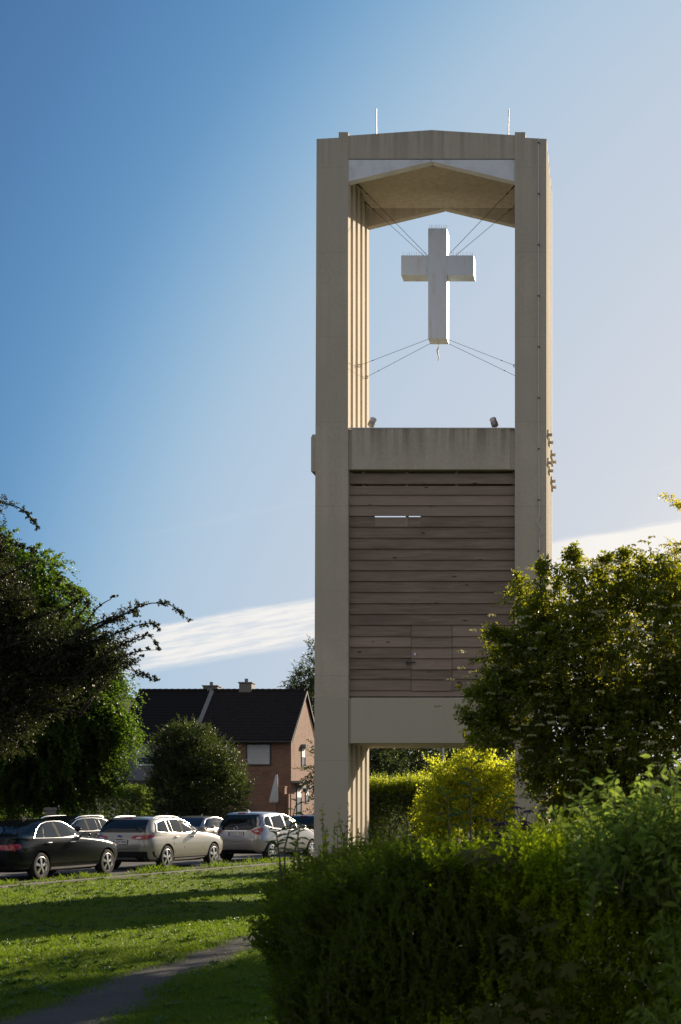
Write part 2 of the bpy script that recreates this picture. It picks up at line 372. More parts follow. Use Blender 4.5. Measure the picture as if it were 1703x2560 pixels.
def tile_b(nt, b):
    g = nt.nodes.new('ShaderNodeNewGeometry')
    c = MIX(nt, (.015,.013,.013), (.040,.034,.031), NZ(nt, 3.5, 5, coord='World')); c = MIX(nt, c, (.13,.12,.11), RAMP(nt, NZ(nt, 9, 2, coord='World'), [(.68,(0,0,0)),(.78,(.6,.6,.6))]))
    col_link(nt, b, c)
M['tiles'] = mat('dark_roof_tile', (.03,.028,.027), .9, spec=.1, build=tile_b)
M['tiles2'] = mat('anthracite_roof_tile', (.018,.017,.017), .9, spec=.1)
M['shutter'] = mat('roller_shutter', (.62,.63,.65), .5, build=lambda nt, b: BUMP(nt, b, (lambda wv: wv)(NZ(nt, 1.0, 0, stretch=(.01,.01,18), coord='World')), .2, .01))
M['white'] = mat('white_paint', (.74,.74,.74), .45)
M['frame'] = mat('dark_frame', (.035,.032,.03), .5)
M['glass'] = mat('window_glass', (.02,.025,.03), .06, spec=.8)
M['fabric'] = mat('parasol_fabric', (.62,.62,.6), .9)
M['stone'] = mat('stone_post', (.22,.22,.21), .9)
# cars
def paint(name, c, metal=.55, rough=.28):
    def f(nt, b):
        n = NZ(nt, 6, 3); col_link(nt, b, MIX(nt, c, tuple(x * .86 for x in c), n))
    return mat(name, c, rough, metal=metal, coat=1.0, build=f)
M['p_black'] = mat('blue_black_paint', (.004,.006,.008), .16, spec=.34)
M['p_beige'] = paint('silver_beige_paint', (.36,.35,.31), .5, .34)
M['p_silver'] = paint('silver_paint', (.44,.43,.42), .55, .32)
M['p_sedan'] = paint('light_silver_paint', (.40,.40,.38), .5, .32)
M['p_navy'] = mat('dark_blue_paint', (.005,.008,.012), .16, spec=.4)
M['carglass'] = mat('car_glass', (.008,.012,.013), .03, spec=.5)
M['chrome'] = mat('chrome_trim', (.82,.82,.82), .14, metal=1.0)
M['trim'] = mat('black_trim', (.015,.015,.016), .8, spec=.25)
M['red'] = mat('tail_lamp_red', (.33,.012,.012), .12, coat=1.0)
M['clear'] = mat('lamp_clear', (.6,.55,.55), .1, coat=1.0)
M['rubber'] = mat('tyre_rubber', (.016,.016,.016), .85)
M['alloy'] = mat('alloy_wheel', (.62,.62,.62), .3, metal=.85)
M['plate'] = mat('number_plate', (.72,.72,.70), .45)
M['eu'] = mat('plate_blue', (.02,.06,.35), .5)
M['ink'] = mat('plate_ink', (.012,.012,.012), .6)

# ------------------------------------------------------------------ ground
HD = np.array([math.sin(R(12)), math.cos(R(12))]); HL = np.array([-HD[1], HD[0]])     # street direction, its left
C0 = np.array([-14.45, 34.08])                                                      # near parking lane centre at the first car's rear axle
def st(s, l): p = C0 + HD * s + HL * l; return (float(p[0]), float(p[1]))
MB().add([(-900,-60,0),(900,-60,0),(900,1500,0),(-900,1500,0)], [(0,1,2,3)]).build('lawn', M['soil']).__setitem__('kind', 'structure')
def strip(name, m, l0, l1, z, s0=-40, s1=90, n=60, wob=0.0, h=0.0):
    rng = np.random.default_rng(5); mb = MB(); vs = []
    for i in range(n + 1):
        s = s0 + (s1 - s0) * i / n
        a, c = st(s, l0 + rng.normal(0, wob)), st(s, l1 + rng.normal(0, wob))
        vs += [(*a, z), (*c, z)]
    fs = [(2*i, 2*i+2, 2*i+3, 2*i+1) for i in range(n)]
    if h:
        b = len(vs); vs += [(x, y, z - h) for x, y, z_ in vs]
        fs += [(2*i, b+2*i, b+2*i+2, 2*i+2) for i in range(n)] + [(2*i+1, 2*i+3, b+2*i+3, b+2*i+1) for i in range(n)]
    o = mb.add(vs, fs).build(name, m); o['kind'] = 'structure'; return o
strip('road', M['asphalt'], -1.12, 6.2, 0.012)
strip('kerb', M['kerb'], -1.95, -1.62, 0.03, n=400, wob=.03, h=.05)
# the worn footpath runs straight towards the tower
rng = np.random.default_rng(11)
ys = np.linspace(4.5, 29.0, 120); vs = []
wob = np.cumsum(rng.normal(0, .02, 120)); wob -= np.linspace(0, wob[-1], 120)
wob2 = np.cumsum(rng.normal(0, .02, 120)); wob2 -= np.linspace(0, wob2[-1], 120)
for y, a, c in zip(ys, wob, wob2):
    xr = -4.38 + max(0, 14.5 - y) * .14
    vs += [(-4.93 + a, y, .006), (xr + c, y, .006)]
MB().add(vs, [(2*i, 2*i+1, 2*i+3, 2*i+2) for i in range(119)]).build('footpath', M['path'])['kind'] = 'structure'
def path_x(y):
    return np.interp(y, ys, -4.93 + wob), np.interp(y, ys, -4.38 + np.maximum(0, 14.5 - ys) * .14 + wob2)

def grass_mesh(n, seed, yr, dens_pow, hgt, wid, keep, hpow=1.0):
    rng = np.random.default_rng(seed)
    u = rng.random(n); k = dens_pow                                    # more blades close by, where they show larger
    y = (yr[0] ** (1 - k) + u * (yr[1] ** (1 - k) - yr[0] ** (1 - k))) ** (1 / (1 - k))
    x = (-120 + rng.random(n) * (1000 + 120) - PX) / F * y
    ok = keep(x, y); x, y = x[ok], y[ok]; n = len(x)
    cl = .5 + .5 * np.sin(x * 1.7 + 1.3 * np.sin(y * .9)) * np.sin(y * 1.3 + np.sin(x * 2.1))
    h = hgt * (.5 + .7 * rng.random(n) ** 1.7) * (.62 + .8 * cl ** 1.5)
    a = rng.random(n) * 2 * np.pi; w = wid * (.6 + .8 * rng.random(n)) * (.6 + y / 40)
    lx, ly = rng.normal(0, .45, n) * h, rng.normal(0, .45, n) * h
    V = np.empty((n, 4, 3), np.float32)
    V[:, 0] = np.stack([x - np.cos(a) * w, y - np.sin(a) * w, np.zeros(n)], 1)
    V[:, 1] = np.stack([x + np.cos(a) * w, y + np.sin(a) * w, np.zeros(n)], 1)
    V[:, 2] = np.stack([x + np.cos(a) * w * .6 + lx * .4, y + np.sin(a) * w * .6 + ly * .4, h * .6], 1)
    V[:, 3] = np.stack([x + lx, y + ly, h], 1)
    i = np.arange(n)[:, None] * 4
    return fast_mesh('grass', V.reshape(-1, 3), [np.concatenate([i, i + 1, i + 2], 1), np.concatenate([i, i + 2, i + 3], 1)])
def lane(x, y): return (x - C0[0]) * HL[0] + (y - C0[1]) * HL[1]
def lawn_keep(x, y):
    a, c = path_x(y); rr = np.random.default_rng(3).normal(0, .11, len(x)) + .06 * np.sin(y * 2.7) * np.sin(y * 1.1)
    on = (x > a + .05 + rr) & (x < c - .05 + rr)
    l = lane(x, y)
    return ~on & ((l < -1.98) | ((l > -1.60) & (l < -1.15))) & (y < 52)
tag(put('grass', grass_mesh(330000, 21, (10.6, 52), 1.6, .052, .0042, lawn_keep), M['grass']), 'short mown grass of the lawn beside the worn path', 'grass', kind='stuff')
rg = np.random.default_rng(31); nR = 900
yR = rg.uniform(11, 40, nR); xR = (-100 + rg.random(nR) * 900 - PX) / F * yR; okR = lawn_keep(xR, yR); xR, yR = xR[okR], yR[okR]; V_, F_ = [], []
for x_, y_ in zip(xR, yR):
    kk = rg.integers(5, 9); r0_ = rg.uniform(.04, .11)
    for q in range(kk):
        a_ = q * 6.283 / kk + rg.normal(0, .25); r_ = r0_ * rg.uniform(.6, 1.2); c_, s_ = math.cos(a_), math.sin(a_); h_ = rg.uniform(.03, .075); w2 = r_ * .28; b_ = len(V_)
        V_ += [(x_, y_, .01), (x_ + c_*r_*.6 - s_*w2, y_ + s_*r_*.6 + c_*w2, h_), (x_ + c_*r_, y_ + s_*r_, h_*.7), (x_ + c_*r_*.6 + s_*w2, y_ + s_*r_*.6 - c_*w2, h_)]
        F_ += [(b_, b_+1, b_+2), (b_, b_+2, b_+3)]
tag(put('lawn_weeds', fast_mesh('lawn_weeds', V_, [np.array(F_)]), M['weedleaf']), 'low broad-leaved weeds scattered through the lawn', 'weeds', kind='stuff')
def verge_keep(x, y):
    l = lane(x, y); n = np.sin(x * 3.1) * np.sin(y * 2.3 + x) + np.random.default_rng(8).normal(0, .5, len(x))
    return (l > -1.68) & (l < -1.08) & (n > -.1) & (y < 50)
tag(put('verge_weeds', grass_mesh(90000, 22, (28, 50), 1.2, .17, .003, verge_keep), M['grass']), 'ragged strip of taller weeds growing along the road edge under the parked cars', 'weeds', kind='stuff')

# ------------------------------------------------------------------ bell tower
TY = 31.0; TB = 33.64
def tx(px): return wx(px, TY)
def tz(py): return wz(py, TY)
XL0b, XL0t, XL1, XR0, XR1 = tx(784.5), tx(791.6), tx(870.5), tx(1287.5), tx(1367)
tower = thing('bell_tower', ((XL0b + XR1) / 2, TY + 1.3, 0), 'tall open concrete bell tower with ribbed pillars and a louvred brown wood front', 'bell tower')
def pillar(xa_b, xa_t, xb, outer_left):
    # comb-shaped plan: five ribs inside and outside
    g, rib = .115, (TB - TY) / 9
    mb = MB()
    def plan(xo):
        xi = xb; sgn_o = 1 if xo < xi else -1
        L, Rr = (xo, xi) if xo < xi else (xi, xo)
        pts = []
        for i in range(9):                       # left side going back
            y0, y1 = TY + i * rib, TY + (i + 1) * rib
            x = L if i % 2 == 0 else L + (g if True else 0)
            pts += [(x, y0), (x, y1)]
        for i in range(8, -1, -1):
            y0, y1 = TY + i * rib, TY + (i + 1) * rib
            x = Rr if i % 2 == 0 else Rr - g
            pts += [(x, y1), (x, y0)]
        return pts
    zt = tz(347)
    pb, pt = plan(xa_b), plan(xa_t); n = len(pb)
    mb.add([(x, y, -.1) for x, y in pb] + [(x, y, zt + (.04 if abs(x - xb) < .3 else 0)) for x, y in pt],
           [tuple(range(n)), tuple(range(n, 2 * n))] + [(i, (i + 1) % n, n + (i + 1) % n, n + i) for i in range(n)])
    o = mb.build('pillar', M['concrete'], tower)
    return o
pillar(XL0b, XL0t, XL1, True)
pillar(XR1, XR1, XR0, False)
# fins that stand proud of the pillar tops
for xa, xb_ in ((tx(847), XL1 + .002), (XR0 - .002, tx(1314))):
    MB().box(xa, xb_, TY - .0015, TY + .30, tz(500), tz(330)).build('pillar_fin', M['concrete'], tower)
# top beam: slightly gabled, with the flat ceiling behind
XM = (XL1 + XR0) / 2
gable = [(XL1, tz(395)), (XR0, tz(395)), (XR0, tz(336)), (XM, tz(323)), (XL1, tz(337))]
MB().prism(gable, 'y', TY + .03, TY + .27).build('top_beam', M['concrete'], tower)
gb = [(XL1, tz(395) + .05), (XR0, tz(395) + .05), (XR0, tz(345)), (XM, tz(332)), (XL1, tz(345))]
MB().prism(gb, 'y', TY + .275, TB - .01).build('roof_slab', M['concrete'], tower)
MB().box(XL1 + .002, XR0 - .002, TY + .275, TB - .2, tz(395) - .06, tz(395) + .045).build('ceiling', M['concrete'], tower)
for y0, y1, m in ((TY + .02, TY + .22, 'white_panel'), (TB - .195, TB - .012, 'concrete')):
    for s in (0, 1):
        xe = XL1 + .003 if s == 0 else XR0 - .003
        poly = [(xe, tz(398)), (XM - (.004 if s == 0 else -.004), tz(398)), (XM - (.004 if s == 0 else -.004), tz(402)), (xe, tz(452))]
        MB().prism(poly, 'y', y0, y1).build('fascia', M[m], tower)
MB().box(XL1 + .002, XR0 - .002, TY + .06, TY + .2, tz(398) + .002, tz(395.2)).build('joint_shadow_gap', M['dark'], tower)
# middle slab and beam
MB().box(XL1 + .002, XR0 - .002, TY + .06, TB - .03, tz(1172), tz(1072)).build('middle_slab', M['beam'], tower)
MB().box(tx(880), tx(1275), TY + .012, TY + .058, tz(1173), tz(1070.5)).build('middle_beam_face', M['beam'], tower)
MB().box(XL1 + .01, XR0 - .01, TY + .0, TY + .16, tz(1070.4), tz(1068.6)).build('cap_flashing', M['alu'], tower)
# lower slab and beam
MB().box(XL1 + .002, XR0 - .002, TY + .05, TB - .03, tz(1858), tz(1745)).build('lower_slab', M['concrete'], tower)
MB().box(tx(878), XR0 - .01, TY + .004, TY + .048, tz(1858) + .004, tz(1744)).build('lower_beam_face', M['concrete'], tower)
# wood cladding: overlapping boards, one of them sprung so that the sky shows through
clad_y = TY + .12
bounds = [1182, 1206.5, 1234, 1260.5, 1287, 1314.5, 1342, 1369.5, 1397.5, 1423.5, 1450.5, 1478, 1506.5, 1533.5, 1561, 1589, 1616, 1643.5, 1671.5, 1696.5, 1725, 1740.5]
bounds = bounds if True else bounds
xa, xb = tx(871), tx(1287); dx0, dx1 = tx(1026), tx(1128.5)
def board(mb, x0, x1, zt, zb, y=clad_y, rnd=0):
    mb.prism([(y + .040, zt), (y + .006 + rnd, zb), (y + .030 + rnd, zb), (y + .060, zt)], 'x', x0, x1)
mb, md = MB(), MB(); rb = random.Random(3)
dz0, dz1 = tz(1566), tz(1725.5)
for i in range(len(bounds) - 1):
    zt, zb = tz(bounds[i]) + .022, tz(bounds[i + 1]) + .004
    if i == 1: zt -= .06
    if i == 2: pass
    r_ = rb.uniform(-.004, .006)
    if bounds[i] >= 1560 and bounds[i + 1] <= 1726:
        board(mb, xa, dx0 - .006, zt, zb, rnd=r_); board(mb, dx1 + .006, xb, zt, zb, rnd=r_)
        board(md, dx0 + .004, dx1 - .004, zt - .012, zb - .012, y=clad_y - .008, rnd=r_)
    elif i == 4:
        s0, s1, s2 = tx(934), tx(1012), tx(1049)
        board(mb, xa, s0, zt, zb, rnd=r_); board(mb, s0 + .001, s1, zt - .042, zb, rnd=r_); board(mb, s1 + .001, s1 + .04, zt, zb, rnd=r_)
        board(mb, s1 + .041, s2, zt - .037, zb, rnd=r_); board(mb, s2 + .001, xb, zt, zb, rnd=r_)
    else:
        board(mb, xa, xb, zt, zb, rnd=r_)
clad = mb.build('wood_cladding', M['wood'], tower)
door = md.build('hatch_door', M['wood'], tower)
bz = tz(1654.5)
MB().box(tx(1013), tx(1037), clad_y - .03, clad_y - .012, bz - .012, bz + .012).box(tx(1016), tx(1020), clad_y - .035, clad_y - .012, bz - .06, bz + .03).build('bolt', M['cable'], door)
MB().box(tx(1034), tx(1038.5), clad_y - .022, clad_y - .012, tz(1637), tz(1631)).build('lock_plate', M['alu'], door)
mb = MB()
for x in (xa + .03, tx(906), tx(1015), tx(1140), xb - .04): mb.box(x - .03, x + .03, clad_y + .055, clad_y + .11, tz(1740), tz(1174))
mb.build('cladding_batten', M['wood'], tower)
# rear boards with the matching slot
mb = MB(); slot_z = wz(1292, TB - .15)
for i in range(25):
    zt = tz(1173) - i * .2; zb = zt - .198
    if zb < tz(1744): zb = tz(1744)
    if zt < tz(1744): break
    if zb < slot_z + .09 and zt > slot_z - .09:
        mb.box(XL1 - .1, XR0 + .1, TB - .18, TB - .15, max(zb, slot_z + .07), zt) if zt > slot_z + .08 else None
        mb.box(XL1 - .1, XR0 + .1, TB - .18, TB - .15, zb, min(zt, slot_z - .07)) if zb < slot_z - .08 else None
    else: mb.box(XL1 - .1, XR0 + .1, TB - .18, TB - .15, zb, zt)
mb.build('rear_cladding', M['wood'], tower)
# anchor plates on the outer rib faces
for y, pys in ((31.30, (1087, 1157)), (31.88, (1106, 1177)), (33.05, (1137, 1203)), (33.50, (1155, 1218))):
    for py in pys:
        z = wz(py, y)
        MB().box(XR1 + .001, XR1 + .035, y - .09, y + .09, z - .09, z + .09).tube([(XR1 + .03, y, z), (XR1 + .11, y, z)], .035, 10).build('anchor_plate', M['concrete'], tower)
xc = XL0b + .03
MB().prism([(TY + .05, tz(1177)), (TB - .1, tz(1177)), (TB - .1, tz(1085)), (TY + .2, tz(1080)), (TY + .05, tz(1092))], 'x', xc - .1, xc + .001).build('cover_panel', M['concrete'], tower)
for px in (941, 1270.5):
    y = TY + .6
    MB().tube([(wx(px, y), y, tz(336)), (wx(px + (0 if px < 1000 else 2), y), y, wz(271, y))], .011, 6).build('lightning_rod', M['steel'], tower)
pts = [(1346.5, 347), (1346.5, 600), (1347, 900), (1348, 1230), (1349, 1290), (1348.5, 1293), (1342, 1305), (1349, 1318), (1355, 1325), (1356, 1335), (1350, 1338), (1349.5, 1345), (1349, 1500), (1350, 1800), (1350, 2080)]
cond = MB().tube([(tx(a), TY - .03, tz(c)) for a, c in pts], .011, 6).build('lightning_conductor', M['conductor'], tower)
for k in range(13):
    py = 358 + 127.5 * k
    MB().box(tx(1345), tx(1349.5), TY - .045, TY, tz(py + 1.5), tz(py - 1.5)).build('clip', M['cable'], cond)

# ------------------------------------------------------------------ cross hung in the opening
CY = TY + 1.32; CF = CY - .19; cs = CF / F
cx = wx(1094, CF); cz1, cz0 = wz(571, CF), wz(847, CF)
cross = thing('hanging_cross', (cx, CY, cz0), 'large white metal cross hung on cables in the tower opening', 'cross')
hw, dp = 23.5 * cs, 21 * cs
az1, az0 = wz(639, CF), wz(688, CF); aw = 91 * cs
o = MB().box(cx - hw, cx + hw, CY - dp, CY + dp, cz0, cz1).build('upright', M['cross'], cross, bevel=.006)
for s in (-1, 1):
    MB().box(cx + s * (hw + .001) if s > 0 else cx - aw, cx + aw if s > 0 else cx - hw - .001, CY - dp - .004, CY + dp + .004, az0, az1).build('arm', M['cross'], cross, bevel=.006)
mb = MB(); rs = random.Random(5)
for k in range(12):
    for j in (-.8, 0, .8):
        x = cx - hw + .03 + (2 * hw - .06) * k / 11
        if (k + j * 5) % 2 < 1.2: mb.tube([(x, CY + j * dp * .9, cz1), (x + rs.uniform(-.015, .015), CY + j * dp, cz1 + .10)], .0028, 4)
mb.box(cx - hw + .01, cx + hw - .01, CY - dp * .95, CY + dp * .95, cz1 + .0005, cz1 + .006).build('bird_spikes', M['steel'], cross)
for s in (-1, 1):
    mb = MB()
    for k in range(11):
        x = cx + s * (hw + .05 + (aw - hw - .08) * k / 10)
        for j in (-.8, .8): mb.tube([(x, CY + j * dp * .9, az1), (x + rs.uniform(-.02, .02), CY + j * dp, az1 + .10)], .0028, 4)
    xs = sorted((cx + s * (hw + .02), cx + s * (aw - .01)))
    mb.box(xs[0], xs[1], CY - dp * .95, CY + dp * .95, az1 + .0045, az1 + .010).build('bird_spikes', M['steel'], cross)
for s in (-1, 1):
    wall = (XL1 + .0 if s < 0 else XR0 - .0)
    for yo, ya, zt, zb, zl in ((-dp, 31.95, wz(456, 31.95), 0, 11.66), (dp, 32.95, wz(502, 32.95), 0, 11.70)):
        a = (cx + s * (hw + .01), CY + yo * .8, az1 + .01); e = (wall, ya, zt)
        A_, E_ = Vector(a), Vector(e)
        MB().tube([a, e], .0055, 6).tube([E_ + (A_ - E_) * .02, E_ + (A_ - E_) * .09], .016, 6).tube([E_ + (A_ - E_) * .14, E_ + (A_ - E_) * .16], .015, 6).build('upper_cable', M['cable'], cross)
        a = (cx + s * hw * .95, CY + yo * .8, cz0 + .01); e = (wall, ya, zl)
        A_, E_ = Vector(a), Vector(e)
        mb = MB().tube([a, e], .0045, 6).tube([E_ + (A_ - E_) * .22, E_ + (A_ - E_) * .235], .011, 6)
        ring = [E_ + (A_ - E_) * .04 + Vector((math.cos(t) * .035, 0, math.sin(t) * .035)) for t in np.linspace(0, 2 * math.pi, 13)]
        mb.tube(ring, .008, 5); mb.build('lower_cable', M['cable'], cross)
pend = [(cx - .01, CY, cz0), (cx + .005, CY, cz0 - .12), (cx - .03, CY, cz0 - .2), (cx - .01, CY, cz0 - .3), (cx + .01, CY, cz0 - .36), (cx - .01, CY, cz0 - .43)]
MB().tube(pend, [.008, .012, .022, .02, .008, .014], 6).build('hanging_strap', M['white'], cross)
# floodlights standing on the slab
def flood(px, lean, label):
    y = TY + .35; x = wx(px, y); z = tz(1071)
    t = thing('floodlight', (x, y, z), label, 'floodlight', 'floodlights aimed at the cross')
    c = Vector((x, y, wz(1058, y))); d = Vector((lean * .5, .28, .8)).normalized()
    mb = MB().tube([c - d * .09, c - d * .075, c + d * .075, c + d * .11], [.045, .066, .072, .076], 16)
    for k in range(4): mb.tube([c - d * (.065 - .025 * k), c - d * (.057 - .025 * k)], .079, 16)
    mb.build('housing', M['steel'], t, smooth=True)
    MB().tube([c + d * .111, c + d * .115], .07, 16).build('lens', M['glass'], t)
    MB().box(x - .02, x + .02, y - .02, y + .02, z, c.z).box(x - .06, x + .06, y - .05, y + .05, z, z + .015).build('bracket', M['steel'], t)
flood(930, .55, 'grey ribbed spotlight leaning right, by the ribbed pillar on the middle slab')
flood(1236, -.55, 'grey ribbed spotlight leaning left, by the pillar with the thin cable')
# ------------------------------------------------------------------ houses behind the street
HY = 85.0; HR = 88.8; HB = 92.6
def hx(px): return wx(px, HY)
EZ, RZ = wz(1843, HY), wz(1730, HR)
XG, XP, XW = hx(728), hx(487), hx(299)
def house(name, x0, x1, wall, tiles, label, verge_left, verge_right):
    t = thing(name, ((x0 + x1) / 2, HR, 0), label, 'house')
    MB().prism([(HY, 0), (HB, 0), (HB, EZ), (HR, RZ - .12), (HY, EZ)], 'x', x0, x1).build('wall', wall, t)
    mb = MB(); th = .10; n = 17
    L, Rr = x0 - (.10 if verge_left else -.01), x1 + (.12 if verge_right else -.01)
    for side in (0, 1):
        ye = HY - .35 if side == 0 else HB + .35
        ze = EZ - .27
        for i in range(n):
            a, c = i / n, (i + 1) / n
            ya, yc = ye + (HR - ye) * a, ye + (HR - ye) * c
            za, zc = ze + (RZ - ze) * a, ze + (RZ - ze) * c
            mb.add([(L, ya, za + th + .035), (Rr, ya, za + th + .035), (Rr, yc, zc + th), (L, yc, zc + th), (L, ya, za), (Rr, ya, za), (Rr, yc, zc), (L, yc, zc)],
                   [(0,1,2,3),(4,7,6,5),(0,4,5,1),(1,5,6,2),(2,6,7,3),(3,7,4,0)])
    for k in range(int((Rr - L) / .36)):          # ridge caps
        xx = L + k * .36
        mb.tube([(xx, HR, RZ + .06), (xx + .35, HR, RZ + .085)], .13, 8)
    rf = mb.build('roof', tiles, t)
    MB().tube([(L, HY - .40, EZ - .30), (Rr, HY - .40, EZ - .30)], .07, 8).build('gutter', M['frame'], t)
    return t, rf
def chimney(rf, px0, px1, pyt, y, cap):
    x0, x1 = wx(px0, y), wx(px1, y); z = wz(pyt, y)
    o = MB().box(x0, x1, y - .3, y + .5, RZ - .9, z).box(x0 - .06, x1 + .06, y - .36, y + .56, z + .002, z + .07).tube([((x0+x1)/2, y, z + .07), ((x0+x1)/2, y, z + .3)], .11, 10).build('chimney', M['slate_chimney'], rf)
    return o
M['slate_chimney'] = mat('slate_chimney_cladding', (.2,.19,.17), .7)
def window_front(t, x0, x1, z0, z1, y, fr, shut, gl='glass', w=.07):
    f = MB().box(x0, x1, y - .03, y + .05, z0, z0 + w).box(x0, x1, y - .03, y + .05, z1 - w, z1).box(x0, x0 + w, y - .03, y + .05, z0 + w, z1 - w).box(x1 - w, x1, y - .03, y + .05, z0 + w, z1 - w)
    f = f.build('window', M[fr], t)
    zs = z1 - w - (z1 - z0 - 2 * w) * shut
    if shut < 1: MB().box(x0 + w, x1 - w, y + .01, y + .03, z0 + w, zs).build('pane', M[gl], f)
    if shut > 0:
        mb = MB(); k = int((z1 - w - zs) / .06) + 1; d = (z1 - w - zs) / k
        for i in range(k): mb.prism([(y - .005, zs + i * d + .006), (y - .018, zs + i * d + d * .5), (y - .005, zs + i * d + d - .004), (y + .008, zs + i * d + d - .004), (y + .008, zs + i * d + .006)], 'x', x0 + w, x1 - w)
        mb.build('shutter', M['shutter'], f)
    return f
brick, rf1 = house('brick_house', XP, XG, M['brick'], M['tiles'], 'red brick semi-detached house half with mossy dark roof and sunlit gable', False, True)
window_front(brick, hx(616), hx(678), wz(1914, HY), wz(1859, HY), HY - .03, 'frame', 1.0)
window_front(brick, hx(535), hx(579), wz(1914, HY), wz(1859, HY), HY - .03, 'frame', .35)
chimney(rf1, 601, 632, 1709, HR + .1, 1)
def gable_window(px0, px1, py0, py1, shut, hood):
    y0, y1 = -XG * F / (PX - px0), -XG * F / (PX - px1); ym = (y0 + y1) / 2
    z1, z0 = wz(py0, ym), wz(py1, ym); x = XG
    f = MB().box(x, x + .05, y0, y1, z0 - .06, z0).box(x, x + .05, y0, y1, z1, z1 + .06).box(x, x + .05, y0 - .06, y0, z0, z1).box(x, x + .05, y1, y1 + .06, z0, z1).build('window', M['frame'], brick)
    zs = z1 - (z1 - z0) * shut
    MB().box(x + .001, x + .02, y0, y1, z0, zs).build('pane', M['glass'], f)
    mb = MB(); k = max(4, int((z1 - zs) / .07)); d = (z1 - zs) / k
    for i in range(k): mb.prism([(x + .002, zs + i * d), (x + .03, zs + i * d), (x + .04, zs + i * d + d * .5), (x + .03, zs + i * d + d * .95), (x + .002, zs + i * d + d * .95)], 'y', y0, y1)
    mb.build('shutter', M['shutter'], f)
    MB().box(x, x + hood, y0 - .1, y1 + .1, z1 + .061, z1 + .25).build('shutter_box', M['stone'], f)
gable_window(753.5, 762, 1872, 1915, .5, .3)
gable_window(741.5, 752.5, 1973, 2040, .32, .3)
gable_window(763.5, 771.5, 1973, 2006, .5, .3)
MB().box(XG, XG + .75, 84.9, 87.4, wz(1958, 86), wz(1953, 86)).build('canopy', M['stone'], brick)
MB().prism([(HY - .30, EZ - .35), (HY - .02, EZ - .35), (HR + .02, RZ - .08), (HB, EZ - .3), (HB + .2, EZ - .3), (HR, RZ + .10)], 'x', XG + .121, XG + .15).build('verge_board', M['frame'], brick)
grey, rf2 = house('grey_house', XW, XP - .02, M['greywall'], M['tiles2'], 'grey rendered house half with anthracite tiled roof and white shuttered window', True, False)
window_front(grey, hx(341), hx(418), wz(1914, HY), wz(1858, HY), HY - .04, 'white', .68, w=.08)
window_front(grey, hx(338), hx(420), wz(2050, HY), wz(1966, HY), HY - .04, 'white', .0, w=.08)
MB().box(hx(322), XP - .1, HY - 2.2, HY - .05, wz(1963, HY) , wz(1953, HY)).build('veranda_roof', M['frame'], grey)
chimney(rf2, 511, 547, 1717, HR + 1.2, 1)
MB().prism([(HY - .37, EZ - .29 + .14), (HR, RZ + .14), (HR, RZ + .17), (HY - .37, EZ - .29 + .17)], 'x', XP - .14, XP + .12).build('party_flashing', M['stone'], rf2)
# pale gable farther back on the left
t = thing('white_house', (wx(300, 104), 108, 0), 'white rendered house gable peeping out behind the hornbeam tree', 'house')
xa_, xb_ = wx(150, 104), wx(352, 104); zr = wz(1730, 104)
MB().prism([(xa_, 0), (xb_, 0), (xb_, zr - 2.6), (xb_ - 2.9, zr), (xa_, zr - 2.6)], 'y', 104, 113).build('wall', M['whitewall'], t)
MB().add([(xb_ + .25, 103.8, zr - 2.75), (xb_ + .25, 113, zr - 2.75), (xb_ - 2.9, 113, zr + .12), (xb_ - 2.9, 103.8, zr + .12), (xa_ - .2, 113, zr - 2.75), (xa_ - .2, 103.8, zr - 2.75)], [(0,1,2,3),(3,2,4,5)]).build('roof', M['tiles'], t)
# closed garden parasol and the brick pier beside it
py_ = 82.6; pxm = wx(692, py_)
t = thing('parasol', (pxm, py_, 0), 'closed white garden parasol standing by the brick house corner', 'parasol')
zt, zb = wz(1936, py_), wz(2006, py_)
vs, fs = [], []
prof = [(0, .03), (.05, .07), (.25, .11), (.5, .15), (.75, .19), (.93, .215), (1, .19)]
for i, (a, r_) in enumerate(prof):
    for k in range(16):
        rr = r_ * (1 + (.26 * a if k % 2 else -.30 * a)); an = k * math.pi / 8
        vs.append((pxm + math.cos(an) * rr - .18 * a, py_ + math.sin(an) * rr, zt + (zb - zt) * a))
for i in range(len(prof) - 1):
    for k in range(16): fs.append((i*16+k, i*16+(k+1)%16, (i+1)*16+(k+1)%16, (i+1)*16+k))
fs.append(tuple(range(16)))
MB().add(vs, fs).build('canopy', M['fabric'], t)
MB().tube([(pxm, py_, 0), (pxm, py_, zt + .12)], .028, 8).build('pole', M['frame'], t)
MB().tube([(pxm, py_, 0), (pxm, py_, .1)], .3, 12).build('base', M['stone'], t)
t = thing('garden_wall', (wx(708, 83), 83, 0), 'brick garden wall pier in front of the sunlit gable', 'wall')
MB().box(wx(695, 83), wx(713, 83), 82.9, 83.4, 0, wz(1969, 83)).box(wx(694, 83), wx(714, 83), 82.85, 83.45, wz(1969, 83) + .002, wz(1966, 83)).build('pier', M['brick'], t)
MB().box(wx(713.2, 83), wx(722, 83), 83.0, 83.3, 0, wz(1985, 83)).build('low_wall', M['brick'], t)
# lamp post seen below the tower's lower beam
ly = 47.0; lx = wx(1107.5, ly)
t = thing('street_lamp', (lx, ly, 0), 'slim grey lamp post rising behind the clipped hedge', 'street lamp')
MB().tube([(lx, ly, 0), (lx, ly, 1.2), (lx, ly, 5.2)], [.07, .045, .035], 10).build('post', M['steel'], t, smooth=True)
MB().tube([(lx, ly, 5.2), (lx, ly, 5.25), (lx, ly, 5.5), (lx, ly, 5.6)], [.05, .22, .25, .08], 14).build('lamp_head', M['stone'], t)
